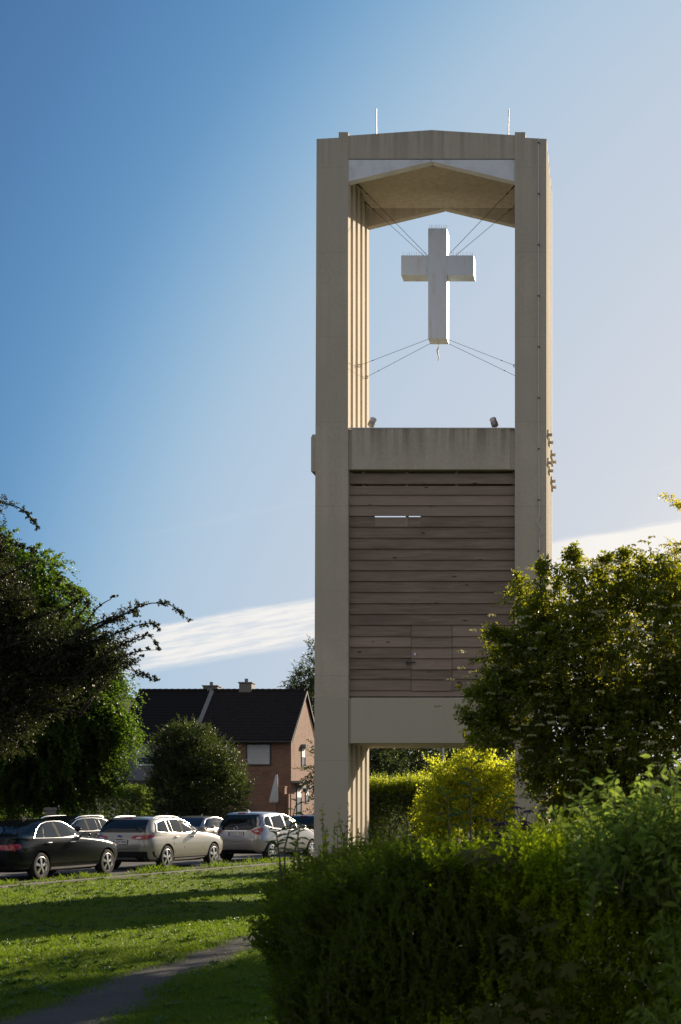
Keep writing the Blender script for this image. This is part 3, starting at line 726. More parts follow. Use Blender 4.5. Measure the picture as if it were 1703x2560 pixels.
# gate post in front of the dark hedge on the left
gy = 49.5; gx = wx(126.5, gy)
t = thing('gate_post', (gx, gy, 0), 'pale stone gate post with a cap before the dark hedge', 'gate post')
hw_ = wx(136, gy) - gx
MB().box(gx - hw_, gx + hw_, gy - hw_, gy + hw_, 0, wz(2027, gy)).build('shaft', M['stone'], t)
MB().box(gx - hw_ * 1.25, gx + hw_ * 1.25, gy - hw_ * 1.25, gy + hw_ * 1.25, wz(2026.8, gy), wz(2019, gy)).build('cap', M['stone'], t, bevel=.02)

# ------------------------------------------------------------------ cars
def catmull(A, k=5):
    A = np.asarray(A, float); n = len(A); out = []
    P = np.vstack([2 * A[0] - A[1], A, 2 * A[-1] - A[-2]])
    for i in range(n - 1):
        p0, p1, p2, p3 = P[i], P[i+1], P[i+2], P[i+3]
        for j in range(k):
            t = j / k
            out.append(.5 * ((2*p1) + (-p0+p2)*t + (2*p0-5*p1+4*p2-p3)*t*t + (-p0+3*p1-3*p2+p3)*t**3))
    out.append(A[-1]); return np.array(out)
class Car:
    """body as a stack of rounded plan outlines; columns z, x rear, x front, half width, corner exponent. x forward, 0 at the rear axle."""
    def __init__(s, slices):
        S = catmull(slices, 5); S[:, 0] = np.maximum.accumulate(S[:, 0] + np.arange(len(S)) * 1e-5); s.S = S
    def par(s, z): return [np.interp(z, s.S[:, 0], s.S[:, i]) for i in (1, 2, 3, 4)]
    def side(s, x, z):
        r, f, h, n = s.par(z); c, a = (r + f) / 2, (f - r) / 2
        q = min(1, abs((x - c) / a)); return h * max(0, 1 - q ** n) ** (1 / n)
    def rear(s, y, z):
        r, f, h, n = s.par(z); q = min(1, abs(y / h)); return (r + f) / 2 - (f - r) / 2 * max(0, 1 - q ** n) ** (1 / n)
    def front(s, y, z):
        r, f, h, n = s.par(z); q = min(1, abs(y / h)); return (r + f) / 2 + (f - r) / 2 * max(0, 1 - q ** n) ** (1 / n)
    def p(s, view, a, z, sg=1):
        if view == 's': return Vector((a, sg * s.side(a, z), z))
        if view == 'r': return Vector((s.rear(a, z), a, z))
        return Vector((s.front(a, z), a, z))
    def n(s, view, a, z, sg=1):
        e = .012; da = s.p(view, a + e, z, sg) - s.p(view, a - e, z, sg); dz = s.p(view, a, z + e, sg) - s.p(view, a, z - e, sg)
        v = da.cross(dz)
        ref = Vector((0, sg, 0)) if view == 's' else Vector((-1 if view == 'r' else 1, 0, 0))
        if v.length < 1e-9: return ref
        v.normalize(); return v if v.dot(ref) > 0 else -v
    def mesh(s, Mn=88):
        vs, fs = [], []
        for z, r, f, h, n in s.S:
            c, a = (r + f) / 2, (f - r) / 2
            for k in range(Mn):
                t = 2 * math.pi * (k + .5) / Mn; cs, sn = math.cos(t), math.sin(t)
                vs.append((c + a * math.copysign(abs(cs) ** (2 / n), cs), h * math.copysign(abs(sn) ** (2 / n), sn), z))
        for i in range(len(s.S) - 1):
            for k in range(Mn): fs.append((i*Mn+k, i*Mn+(k+1)%Mn, (i+1)*Mn+(k+1)%Mn, (i+1)*Mn+k))
        fs += [tuple(range(Mn - 1, -1, -1)), tuple(range((len(s.S) - 1) * Mn, len(s.S) * Mn))]
        return vs, fs
    def panel(s, mb, view, poly, off, sg=1, nz=9, na=9, thick=.012):
        """polygon in (a, z), filled row by row and laid on the body surface"""
        poly = [(float(a), float(z)) for a, z in poly]
        z0, z1 = min(z for _, z in poly), max(z for _, z in poly); rows = []
        for i in range(nz + 1):
            z = z0 + (z1 - z0) * min(max(i / nz, .001), .999); xs = []
            for (a0, b0), (a1, b1) in zip(poly, poly[1:] + poly[:1]):
                if (b0 - z) * (b1 - z) < 0: xs.append(a0 + (a1 - a0) * (z - b0) / (b1 - b0))
            if len(xs) < 2: continue
            rows.append((min(xs), max(xs), z))
        vs, vb = [], []
        for a0, a1, z in rows:
            for j in range(na + 1):
                a = a0 + (a1 - a0) * j / na; p, n = s.p(view, a, z, sg), s.n(view, a, z, sg)
                vs.append(p + n * off); vb.append(p + n * (off - thick))
        N, m = len(vs), na + 1
        fs = [(i*m+j, i*m+j+1, (i+1)*m+j+1, (i+1)*m+j) for i in range(len(rows) - 1) for j in range(na)]
        ed = [(j, j + 1) for j in range(na)] + [(i*m+na, (i+1)*m+na) for i in range(len(rows) - 1)] + [((len(rows)-1)*m+j+1, (len(rows)-1)*m+j) for j in range(na-1,-1,-1)] + [((i+1)*m, i*m) for i in range(len(rows)-1)]
        mb.add(vs + vb, fs + [tuple(N + k for k in f[::-1]) for f in fs] + [(b_, a_, N + a_, N + b_) for a_, b_ in ed])
        return mb
    def line(s, view, pts, sg=1, off=.004): return [s.p(view, a, z, sg) + s.n(view, a, z, sg) * off for a, z in pts]

def text_mesh(body, size, depth=.001):
    cu = bpy.data.curves.new('lettering', 'FONT'); cu.body = body; cu.size = size; cu.extrude = depth; cu.align_x = 'CENTER'; cu.align_y = 'CENTER'
    ob = bpy.data.objects.new('lettering', cu); COL.objects.link(ob)
    me = bpy.data.meshes.new_from_object(ob.evaluated_get(bpy.context.evaluated_depsgraph_get()))
    bpy.data.objects.remove(ob); bpy.data.curves.remove(cu); me.materials.clear(); me.name = 'lettering'
    return me
def number_plate(root, pos, lean, left, right):
    pl = MB().box(-.26, .26, -.006, .006, -.055, .055)
    fr = Matrix.Translation(pos) @ Matrix.Rotation(R(-90), 4, 'Z') @ Matrix.Rotation(-lean, 4, 'X')     # faces the rear
    def bld(mb, nm, m, par):
        o = mb.build(nm, M[m], par, local=True); o.data.transform(fr); return o
    p = bld(pl, 'number_plate', 'plate', root)
    bld(MB().box(-.27, .27, -.004, .009, -.066, -.056).box(-.27, .27, -.004, .009, .056, .066).box(-.27, -.261, -.004, .009, -.055, .055).box(.261, .27, -.004, .009, -.055, .055), 'holder', 'trim', p)
    bld(MB().box(-.258, -.222, -.0085, -.006, -.053, .053), 'country_band', 'eu', p)
    for body, x, sc in ((left, -.142, 1.0), (right, .098, 1.0)):
        me = text_mesh(body, .106, .0012); w = max(v.co.x for v in me.vertices) - min(v.co.x for v in me.vertices)
        tw = .115 if len(body) == 2 else .29
        me.transform(Matrix.Diagonal((min(1.05, tw / w), 1.0, 1, 1)))
        me.transform(fr @ Matrix.Translation((x, -.0085, 0)) @ Matrix.Rotation(R(90), 4, 'X'))
        put('lettering', me, M['ink'], p, local=True)
    bld(MB().tube([(-.062, -.0085, .022), (-.062, -.006, .022)], .016, 12).tube([(-.062, -.0085, -.022), (-.062, -.006, -.022)], .016, 12), 'seal', 'eu', p)
    return p
def wheel(root, x, y, r, sg, spokes=5, w=.215):
    t = bpy.data.objects.new('wheel', None); t.location = (x, y, r); link(t, root)
    def lathe(prof, n=36):
        vs, fs = [], []
        for a, q in prof:
            for k in range(n):
                an = 2 * math.pi * k / n; vs.append((q * math.cos(an), sg * a, q * math.sin(an)))
        for i in range(len(prof) - 1):
            for k in range(n): fs.append((i*n+k, i*n+(k+1)%n, (i+1)*n+(k+1)%n, (i+1)*n+k))
        return vs, fs
    rr = r * .70
    MB().add(*lathe([(-w/2, rr), (-w/2, r*.93), (-w/2+.03, r), (w/2-.03, r), (w/2, r*.94), (w/2+.005, r*.82), (w/2, rr+.004), (w/2-.05, rr-.005)])).build('tyre', M['rubber'], t, smooth=True, local=True)
    mb = MB().add(*lathe([(w/2-.002, rr+.003), (w/2+.002, rr-.008), (w/2-.02, rr-.018), (-w/2, rr-.02)]))
    for k in range(spokes):
        a = 2 * math.pi * (k + .25) / spokes; ca, sa = math.cos(a), math.sin(a); vs = []
        for q, hw_, d in ((.035, .026, .012), (rr*.55, .030, .004), (rr-.008, .050 if spokes == 5 else .03, -.004)):
            for u, dd in ((-hw_, 0), (hw_, 0), (hw_, -.035), (-hw_, -.035)):
                vs.append((q*ca - u*sa, sg*(w/2 - .012 + d + dd), q*sa + u*ca))
        mb.add(vs, [(i*4+j, i*4+(j+1)%4, i*4+4+(j+1)%4, i*4+4+j) for i in range(2) for j in range(4)] + [(3,2,1,0), (8,9,10,11)])
    mb.tube([(0, sg*(w/2-.05), 0), (0, sg*(w/2+.004), 0)], .045, 14)
    mb.build('rim', M['alloy'], t, smooth=True, local=True)
    MB().add(*lathe([(w/2-.055, rr-.02), (w/2-.056, .001)])).build('brake_disc', M['trim'], t, local=True)
    return t
def build_car(name, label, group, loc, heading, slices, wb, wr, pt, dlo, pillars, rear_glass, tails, arches, opts):
    root = thing(name, (loc[0], loc[1], .012), label, 'car', group)
    root.rotation_euler = (0, 0, math.pi / 2 - heading)
    c = Car(slices); m = M[pt]
    vs, fs = c.mesh(); bm_body = MB().add(vs, fs)
    me = bpy.data.meshes.new('body'); me.from_pydata(bm_body.v, [], bm_body.f)
    bm = bmesh.new(); bm.from_mesh(me); bmesh.ops.recalc_face_normals(bm, faces=bm.faces); bm.to_mesh(me); bm.free()
    me.materials.append(m); me.materials.append(M['trim'])
    body = bpy.data.objects.new('body', me); link(body, root)
    cut = MB()
    for x in (0, wb):
        n = 40; q = wr + .045; pts = [(x + math.cos(2*math.pi*k/n) * q, wr + .01 + math.sin(2*math.pi*k/n) * q) for k in range(n)]
        for y0, y1 in ((-1.3, -.52), (.52, 1.3)): cut.prism(pts, 'y', y0, y1)
    co = cut.build('cutter', M['trim'], None); co.data.materials.clear(); co.data.materials.append(m); co.data.materials.append(M['trim'])
    co.data.polygons.foreach_set('material_index', [1] * len(co.data.polygons))
    co.parent = root; md = body.modifiers.new('arches', 'BOOLEAN'); md.object = co; md.operation = 'DIFFERENCE'; md.solver = 'EXACT'
    bpy.context.view_layer.update()
    me2 = bpy.data.meshes.new_from_object(body.evaluated_get(bpy.context.evaluated_depsgraph_get()))
    body.modifiers.clear(); body.data = me2; me2.name = 'body'; bpy.data.objects.remove(co)
    me2.polygons.foreach_set('use_smooth', [True] * len(me2.polygons)); me2.set_sharp_from_angle(angle=R(32))
    P = lambda mb, nm, mm, par=root, sm=True: mb.build(nm, M[mm], par, smooth=sm, local=True)
    zb, hw0 = c.S[-1, 0], c.S[:, 3].max()
    # side glass with its trim, both sides
    for sg in (-1, 1):
        ring = c.line('s', dlo + dlo[:1], sg, .010)
        fr = P(MB().tube(ring, .010, 6, cap=False), 'window_trim', opts.get('trim', 'chrome'))
        ww = [('s', pl) for pl in pillars]
        for _, pl in ww: P(c.panel(MB(), 's', pl, .004, sg), 'side_window', 'carglass')
        bp = opts.get('bpillar')
        if bp: P(c.panel(MB(), 's', bp, .0045, sg, na=3), 'door_pillar', 'trim')
        # door handles, seams, sill strip, mirror
        for hxp, hz in opts.get('handles', ()):
            a = [c.p('s', hxp + d, hz, sg) + c.n('s', hxp, hz, sg) * e for d, e in ((-.10, .006), (-.07, .034), (.07, .034), (.10, .006))]
            P(MB().tube(a, [.012, .016, .016, .012], 8), 'door_handle', opts.get('handle_mat', 'chrome') if opts.get('handle_mat') != 'body' else pt)
        for seam in opts.get('seams', ()): P(MB().tube(c.line('s', seam, sg, .0005), .0045, 4), 'door_seam', 'trim')
        if opts.get('sill'):
            z, x0, x1, mm = opts['sill']
            P(c.panel(MB(), 's', [(x0, z - .025), (x1, z - .025), (x1, z + .02), (x0, z + .02)], .018, sg, nz=3, na=14, thick=.03), 'sill_strip', mm)
        if opts.get('cladding'):
            P(c.panel(MB(), 's', [(wr + .07, c.S[0, 0] + .02), (wb - wr - .07, c.S[0, 0] + .02), (wb - wr - .07, .33), (wr + .07, .33)], .012, sg, nz=3, na=14, thick=.03), 'sill_cladding', 'trim')
        mx, mz = opts['mirror']; my = sg * (abs(c.side(mx, mz)))
        vsm, fsm = [], []
        for i in range(7):
            for k in range(12):
                th, ph = math.pi * i / 6, 2 * math.pi * k / 12
                vsm.append((mx - .02 + .085 * math.sin(th) * math.cos(ph) * (1.15 if math.cos(ph) > 0 else .45), my + sg * (.14 + .125 * math.cos(th)), mz + .07 + .08 * math.sin(th) * math.sin(ph)))
        for i in range(6):
            for k in range(12): fsm.append((i*12+k, i*12+(k+1)%12, (i+1)*12+(k+1)%12, (i+1)*12+k))
        mo = P(MB().add(vsm, fsm).tube([(mx, my - sg * .02, mz + .02), (mx, my + sg * .08, mz + .05)], [.03, .02], 8), 'door_mirror', opts.get('mirror_mat', pt))
        P(MB().box(mx - .062, mx - .058, my + sg * .14 - .10, my + sg * .14 + .10, mz + .015, mz + .125), 'mirror_glass', 'chrome', mo, False)
    P(c.panel(MB(), 'r', rear_glass, .006, nz=10, na=14), 'rear_window', 'carglass')
    ws = opts['windscreen']; P(c.panel(MB(), 'f', ws, .004, nz=10, na=14), 'windscreen', 'carglass')
    # tail lamps: a rear face and a side face that meet at the corner
    for sg in (-1, 1):
        rl, sl = tails
        o = P(c.panel(MB(), 'r', [(sg * a, z) for a, z in rl], .014, nz=6, na=8, thick=.02), 'tail_light', 'red')
        if sl: 
            mb = c.panel(MB(), 's', sl, .014, sg, nz=6, na=8, thick=.02); P(mb, 'side_lens', 'red', o)
        if opts.get('rev'): P(c.panel(MB(), 'r', [(sg * a, z) for a, z in opts['rev']], .018, nz=3, na=3, thick=.02), 'reversing_lens', 'clear', o)
    # headlights
    hl = opts['headlight']
    for sg in (-1, 1): P(c.panel(MB(), 'f', [(sg * a, z) for a, z in hl], .008, nz=5, na=6), 'headlight', 'clear')
    # bumpers' dark lower parts
    z0 = c.S[0, 0]
    rb_ = opts.get('rear_bumper')
    if rb_: P(c.panel(MB(), 'r', rb_, .012, nz=5, na=16, thick=.02), 'bumper_trim', 'trim')
    if opts.get('diffuser'): P(c.panel(MB(), 'r', opts['diffuser'], .018, nz=3, na=12, thick=.02), 'diffuser', 'alloy')
    for rl in opts.get('rear_lines', ()): P(MB().tube(c.line('r', rl, 1, .002), .006, 5), 'tailgate_seam', 'trim')
    if opts.get('rear_chrome'): P(c.panel(MB(), 'r', opts['rear_chrome'], .014, nz=2, na=12, thick=.02), 'boot_strip', 'chrome')
    if opts.get('plate'):
        y, z, lean, a, b = opts['plate']; q = c.p('r', y, z); number_plate(root, q + Vector((-.018, 0, 0)), lean, a, b)
    if opts.get('high_brake'): P(c.panel(MB(), 'r', opts['high_brake'], .02, nz=2, na=6, thick=.03), 'brake_light', 'red')
    if opts.get('wiper'):
        a, b = opts['wiper']; P(MB().tube(c.line('r', [a, b], 1, .02), .008, 6), 'rear_wiper', 'trim')
    if opts.get('emblem') == 'oval':
        z = opts['emblem_z']; q = c.p('r', 0, z); mb = MB()
        pts = [(math.cos(2*math.pi*k/20) * .065, z + math.sin(2*math.pi*k/20) * .027) for k in range(20)]
        e = P(MB().prism(pts, 'x', q.x - .022, q.x + .01), 'emblem', 'eu', sm=False)
        ring = [(q.x - .022, a * 1.05, z + (b - z) * 1.05) for a, b in pts + pts[:1]]
        P(MB().tube(ring, .004, 5, cap=False), 'emblem_ring', 'chrome', e)
    if opts.get('emblem') == 'bolt':
        z = opts['emblem_z']; q = c.p('r', 0, z)
        ring = [(q.x - .022, math.cos(2*math.pi*k/24) * .068, z + math.sin(2*math.pi*k/24) * .068) for k in range(25)]
        e = P(MB().tube(ring, .010, 8, cap=False), 'emblem', 'chrome')
        P(MB().prism([(-.10, z - .012), (.02, z - .008), (.0, z - .002), (.10, z + .012), (-.02, z + .008), (.0, z + .002)], 'x', q.x - .026, q.x - .014), 'emblem_bolt', 'chrome', e, False)
    if opts.get('rails'):
        y, x0, x1, dz = opts['rails']
        for sg in (-1, 1):
            pts = []
            for k in range(9):
                x = x0 + (x1 - x0) * k / 8; zz = c.S[:, 0]; cand = [z for z in zz if c.par(z)[2] > y and c.par(z)[0] < x < c.par(z)[1] and c.side(x, z) >= y]
                zt_ = max(cand) if cand else zb - .1
                pts.append((x, sg * y, zt_ + (dz if 0 < k < 8 else .0)))
            P(MB().tube(pts, .016, 8), 'roof_rail', opts.get('rail_mat', 'trim'))
    if opts.get('fin'):
        x = opts['fin']; P(MB().prism([(x - .09, zb - .01), (x + .10, zb - .01), (x - .05, zb + .065), (x - .09, zb + .06)], 'y', -.018, .018), 'roof_antenna', opts.get('fin_mat', 'trim'))
    for x in (0, wb):
        for sg in (-1, 1): wheel(root, x, sg * (hw0 - .115), wr, sg, opts.get('spokes', 5))
    P(MB().box(.3, wb - .3, -.62, .62, z0 - .03, z0 + .05).tube([(-.35, 0, .3), (wb + .3, 0, .3)], .08, 6).tube([(0, -.7, wr), (0, .7, wr)], .045, 6).tube([(wb, -.7, wr), (wb, .7, wr)], .045, 6), 'underbody', 'trim')
    return root, c
H = R(12)
NEAR, FAR_ = 'cars parked along the near side of the street', 'cars parked along the far side of the street'
# --- dark saloon nearest the lawn
sal = [(.20,-.80,3.36,.78,6),(.28,-.96,3.55,.86,6.5),(.42,-1.03,3.63,.895,7),(.60,-1.05,3.65,.905,7),(.74,-1.05,3.61,.905,7),(.84,-1.04,3.48,.897,6),(.91,-1.01,3.2,.885,5.5),(.965,-.98,2.6,.870,5.5),(1.00,-.95,2.12,.855,6),(1.03,-.90,2.02,.84,6),(1.065,-.62,1.96,.82,6),(1.10,-.50,1.89,.80,6),(1.20,-.24,1.72,.755,6),(1.30,.02,1.53,.70,5.5),(1.37,.24,1.36,.645,5),(1.41,.42,1.2,.57,4),(1.435,.62,1.03,.42,3.5),(1.445,.78,.92,.16,3)]
sal_dlo = [(-.26,.99),(.5,.985),(1.3,.985),(1.86,1.0),(1.66,1.17),(1.42,1.31),(1.2,1.365),(.9,1.385),(.55,1.372),(.28,1.32),(.02,1.2)]
sal_w = [[(-.2,1.0),(.14,1.0),(.3,1.29),(.06,1.19)], [(.18,1.0),(.74,1.0),(.70,1.365),(.55,1.355),(.36,1.315)], [(.86,1.0),(1.80,1.01),(1.62,1.17),(1.40,1.295),(1.19,1.35),(.83,1.37)]]
sal_opts = dict(bpillar=[(.745,1.0),(.855,1.0),(.825,1.372),(.705,1.37)], handles=[(.30,.875),(1.28,.875)], handle_mat='chrome',
    seams=[[(.79,.30),(.80,.6),(.80,.98)], [(1.88,.32),(1.9,.6),(1.84,.98)], [(.36,.42),(.28,.7),(-.02,.98)]], sill=(.27,.42,2.34,'chrome'), mirror=(1.72,.985),
    windscreen=[(-.66,1.05),(.66,1.05),(.52,1.37),(-.52,1.37)], headlight=[(.5,.70),(.86,.72),(.86,.80),(.52,.78)],
    rear_bumper=[(-.72,.24),(.72,.24),(.74,.34),(-.74,.34)], rear_lines=[[(-.62,.66),(-.3,.64),(.3,.64),(.62,.66)]], rear_chrome=[(-.33,.86),(.33,.86),(.33,.875),(-.33,.875)],
    fin=.6, spokes=5)
sal_t = ([(.42,.72),(.80,.70),(.80,.87),(.50,.86)], [(-.93,.71),(-.74,.76),(-.70,.84),(-.93,.87)])
sal_rg = [(-.62,1.085),(.62,1.085),(.50,1.365),(-.50,1.365)]
build_car('parked_car', 'blue-black saloon car with bright window trim, parked nearest the lawn at far left', NEAR, st(0, .15), H, sal, 2.84, .325, 'p_black', sal_dlo, sal_w, sal_rg, sal_t, None, sal_opts)
# --- silver beige estate
est = [(.22,-.74,3.34,.78,6),(.32,-.94,3.52,.87,6.5),(.50,-1.00,3.60,.905,7),(.70,-1.02,3.60,.912,7),(.84,-.99,3.48,.906,6.5),(.93,-.95,3.2,.893,6),(.99,-.92,2.8,.88,6),(1.035,-.90,2.25,.865,6),(1.07,-.89,2.10,.85,6),(1.14,-.85,1.96,.822,6),(1.26,-.74,1.68,.772,6),(1.36,-.62,1.44,.722,6),(1.41,-.54,1.26,.68,5.5),(1.445,-.42,1.08,.62,5),(1.47,-.22,.92,.50,4),(1.485,.05,.75,.30,3.5),(1.49,.2,.6,.1,3)]
est_dlo = [(-.48,1.06),(.0,1.02),(.6,1.005),(1.3,1.0),(1.92,1.03),(1.6,1.22),(1.3,1.345),(1.0,1.392),(.5,1.405),(.0,1.385),(-.35,1.31)]
est_w = [[(-.42,1.07),(.14,1.03),(.14,1.375),(.0,1.37),(-.3,1.30)], [(.19,1.03),(.36,1.02),(.36,1.385),(.19,1.38)], [(.39,1.02),(.86,1.015),(.86,1.385),(.39,1.385)], [(.97,1.015),(1.84,1.035),(1.56,1.22),(1.28,1.33),(.97,1.375)]]
est_opts = dict(bpillar=[(.865,1.015),(.965,1.015),(.965,1.385),(.865,1.39)], handles=[(.50,.90),(1.38,.89)], handle_mat='body',
    seams=[[(.92,.34),(.93,.6),(.92,1.0)], [(1.98,.34),(2.0,.6),(1.9,1.0)], [(.42,.46),(.36,.74),(.14,1.02)]], sill=(.285,.46,2.2,'chrome'), mirror=(1.76,1.02), mirror_mat='p_beige', cladding=True,
    windscreen=[(-.68,1.09),(.68,1.09),(.58,1.40),(-.58,1.40)], headlight=[(.48,.72),(.86,.74),(.86,.84),(.5,.80)],
    rear_bumper=[(-.84,.26),(.84,.26),(.86,.52),(.72,.50),(.55,.42),(-.55,.42),(-.72,.50),(-.86,.52)], diffuser=[(-.52,.30),(.52,.30),(.46,.355),(-.46,.355)],
    rear_lines=[[(-.66,.98),(-.65,.70),(-.55,.60),(0,.585),(.55,.60),(.65,.70),(.66,.98)], [(-.1,.855),(.1,.855)]],
    plate=(0.0,.78,.10,'HL','AM 9696'), emblem='oval', emblem_z=.945, high_brake=[(-.14,1.418),(.14,1.418),(.14,1.432),(-.14,1.432)], rails=(.60,-.30,1.25,.035), rail_mat='chrome', fin=.0,
    rev=[(.50,.86),(.62,.86),(.62,.92),(.50,.91)])
est_t = ([(.36,.87),(.60,.83),(.79,.85),(.79,.965),(.60,.965),(.38,.94)], [(-.88,.85),(-.66,.90),(-.54,.955),(-.70,.98),(-.88,.97)])
est_rg = [(-.70,1.04),(.70,1.04),(.62,1.385),(-.62,1.385)]
build_car('parked_car', 'silver-beige estate car with roof rails, its number plate beginning HL and AM', NEAR, st(6.05, .28), H, est, 2.70, .335, 'p_beige', est_dlo, est_w, est_rg, est_t, None, est_opts)
# --- small silver people carrier
mpv = [(.24,-.52,3.22,.76,6),(.34,-.68,3.38,.86,6),(.50,-.75,3.46,.895,6),(.70,-.77,3.47,.905,6),(.86,-.76,3.36,.90,5.5),(.98,-.73,3.12,.89,5.5),(1.04,-.71,2.8,.88,5.5),(1.08,-.70,2.5,.87,5.5),(1.13,-.68,2.32,.855,5.5),(1.22,-.64,2.10,.825,5.5),(1.34,-.57,1.82,.775,5.5),(1.45,-.48,1.54,.725,5.5),(1.52,-.41,1.32,.68,5),(1.56,-.32,1.14,.62,4.5),(1.59,-.12,.95,.50,4),(1.61,.15,.75,.28,3.5),(1.615,.3,.6,.1,3)]
mpv_dlo = [(-.34,1.16),(.1,1.06),(.8,1.02),(1.4,1.0),(2.12,1.06),(1.8,1.28),(1.5,1.42),(1.15,1.495),(.6,1.52),(.1,1.51),(-.2,1.46),(-.3,1.35)]
mpv_w = [[(-.28,1.17),(.06,1.09),(.06,1.48),(-.13,1.45),(-.24,1.34)], [(.14,1.075),(.86,1.03),(.86,1.50),(.14,1.49)], [(.95,1.03),(1.62,1.03),(1.62,1.34),(1.45,1.42),(1.14,1.48),(.95,1.495)], [(1.68,1.03),(2.05,1.06),(1.78,1.26),(1.68,1.32)]]
mpv_opts = dict(trim='p_silver', handles=[(.30,.90),(1.05,.88)], handle_mat='body', seams=[[(.90,.36),(.91,.7),(.90,1.02)], [(.30,.6),(.2,.85),(.10,1.06)], [(1.95,.38),(1.98,.7),(1.9,1.02)]], mirror=(1.78,1.03), mirror_mat='p_silver',
    windscreen=[(-.66,1.15),(.66,1.15),(.56,1.51),(-.56,1.51)], headlight=[(.44,.76),(.86,.80),(.86,1.0),(.52,.92)],
    rear_bumper=[(-.66,.27),(.66,.27),(.60,.36),(.35,.385),(-.35,.385),(-.60,.36)], rear_lines=[[(-.66,1.06),(-.63,.76),(-.52,.665),(0,.65),(.52,.665),(.63,.76),(.66,1.06)]],
    rear_chrome=[(-.40,.975),(.40,.975),(.40,.995),(-.40,.995)], plate=(-.02,.885,.06,'HL','LL 64'), emblem='bolt', emblem_z=1.055,
    high_brake=[(-.13,1.535),(.13,1.535),(.13,1.56),(-.13,1.56)], fin=.05, fin_mat='p_silver', spokes=7, wiper=((-.02,1.10),(.34,1.13)), rev=[(.66,.955),(.74,.955),(.72,1.0),(.64,.99)])
mpv_t = ([(.52,.985),(.64,.90),(.78,.86),(.78,1.05),(.70,1.04)], [(-.62,.87),(-.48,.96),(-.40,1.07),(-.52,1.09),(-.62,1.06)])
mpv_rg = [(-.50,1.01),(.50,1.01),(.74,1.16),(.72,1.30),(.60,1.50),(-.60,1.50),(-.72,1.30),(-.74,1.16)]
build_car('parked_car', 'small silver people carrier with dark tailgate glass, its number plate beginning HL and LL', NEAR, st(12.6, .20), R(16.5), mpv, 2.64, .31, 'p_silver', mpv_dlo, mpv_w, mpv_rg, mpv_t, None, mpv_opts)
# --- the next one, mostly hidden behind the tower's left pillar
no = {k: v for k, v in est_opts.items() if k not in ('plate', 'emblem', 'rails', 'diffuser', 'cladding')}
build_car('parked_car', 'dark blue car half hidden behind the left pillar of the tower', NEAR, (wx(775, 53), 53.0), H, est, 2.70, .335, 'p_navy', est_dlo, est_w, est_rg, est_t, None, dict(no, mirror_mat='p_navy'))
# --- far side: they face the camera's way
p = st(11.2, 4.75); q = (p[0] - HD[0] * 1.0, p[1] - HD[1] * 1.0)
no2 = dict(no, rails=(.60,-.30,1.25,.03), rail_mat='chrome', mirror_mat='p_navy')
build_car('parked_car', 'dark estate car with glinting side windows behind the blue-black saloon', FAR_, q, H + math.pi, est, 2.70, .33, 'p_navy', est_dlo, est_w, est_rg, est_t, None, no2)
p = st(19.6, 4.75); q = (p[0] - HD[0] * 1.05, p[1] - HD[1] * 1.05)
build_car('parked_car', 'pale silver saloon car behind the silver-beige estate, in front of the round bush', FAR_, q, H + math.pi, sal, 2.84, .325, 'p_sedan', sal_dlo, sal_w, sal_rg, sal_t, None, dict(sal_opts, mirror_mat='p_sedan', handle_mat='body'))
# ------------------------------------------------------------------ vegetation helpers
T_DIA = (np.array([(0,0,0),(.42,.5,.13),(1,0,-.12),(.42,-.5,.13)]), [[(0,1,2),(0,2,3)]])
T_OVAL = (np.array([(0,0,0),(.22,.34,.08),(.58,.47,.10),(1,0,-.16),(.58,-.47,.10),(.22,-.34,.08),(.42,0,-.01)]), [[(0,6,2,1),(0,5,4,6)],[(6,3,2),(6,4,3)]])
def _maple():
    lobes = [(-2.45,.34),(-1.95,.62),(-1.55,.40),(-1.25,.72),(-1.0,.95),(-.72,.66),(-.5,.52),(-.22,.86),(0,1.1),(.22,.86),(.5,.52),(.72,.66),(1.0,.95),(1.25,.72),(1.55,.40),(1.95,.62),(2.45,.34)]
    pts = [(.0,0,0)] + [(.12 + r*math.cos(a)*.62, r*math.sin(a)*.62, .05 - .16*r*r + .03*math.sin(5*a)) for a, r in lobes]
    n = len(lobes)
    return np.array(pts), [[(0, i, i + 1) for i in range(1, n)]]
T_MAPLE = _maple()
T_PETAL = (np.array([(0,0,0),(.5,.30,.12),(1,.05,.0),(.5,-.30,.12)]), [[(0,1,2),(0,2,3)]])
def nrm_(a): return a / np.maximum(1e-9, np.linalg.norm(a, axis=-1, keepdims=True))
def leaf_geo(P, D, N, L, ratio, tmpl):
    tv, tf = tmpl; n, k = len(P), len(tv)
    D = nrm_(D); S = nrm_(np.cross(N, D)); N = np.cross(D, S); L = np.broadcast_to(L, n)[:, None, None]
    V = P[:, None] + L * (tv[None, :, 0, None] * D[:, None] + ratio * tv[None, :, 1, None] * S[:, None] + tv[None, :, 2, None] * N[:, None])
    base = (np.arange(n) * k)[:, None, None]
    return V.reshape(-1, 3), [(base + np.array(f)[None]).reshape(-1, len(f[0])) for f in tf]
def merge(parts):
    V, F3, F4, o = [], [], [], 0
    for v, fs in parts:
        for f in fs: (F3 if f.shape[1] == 3 else F4).append(f + o)
        V.append(v); o += len(v)
    return np.concatenate(V), [np.concatenate(x) for x in (F3, F4) if x]
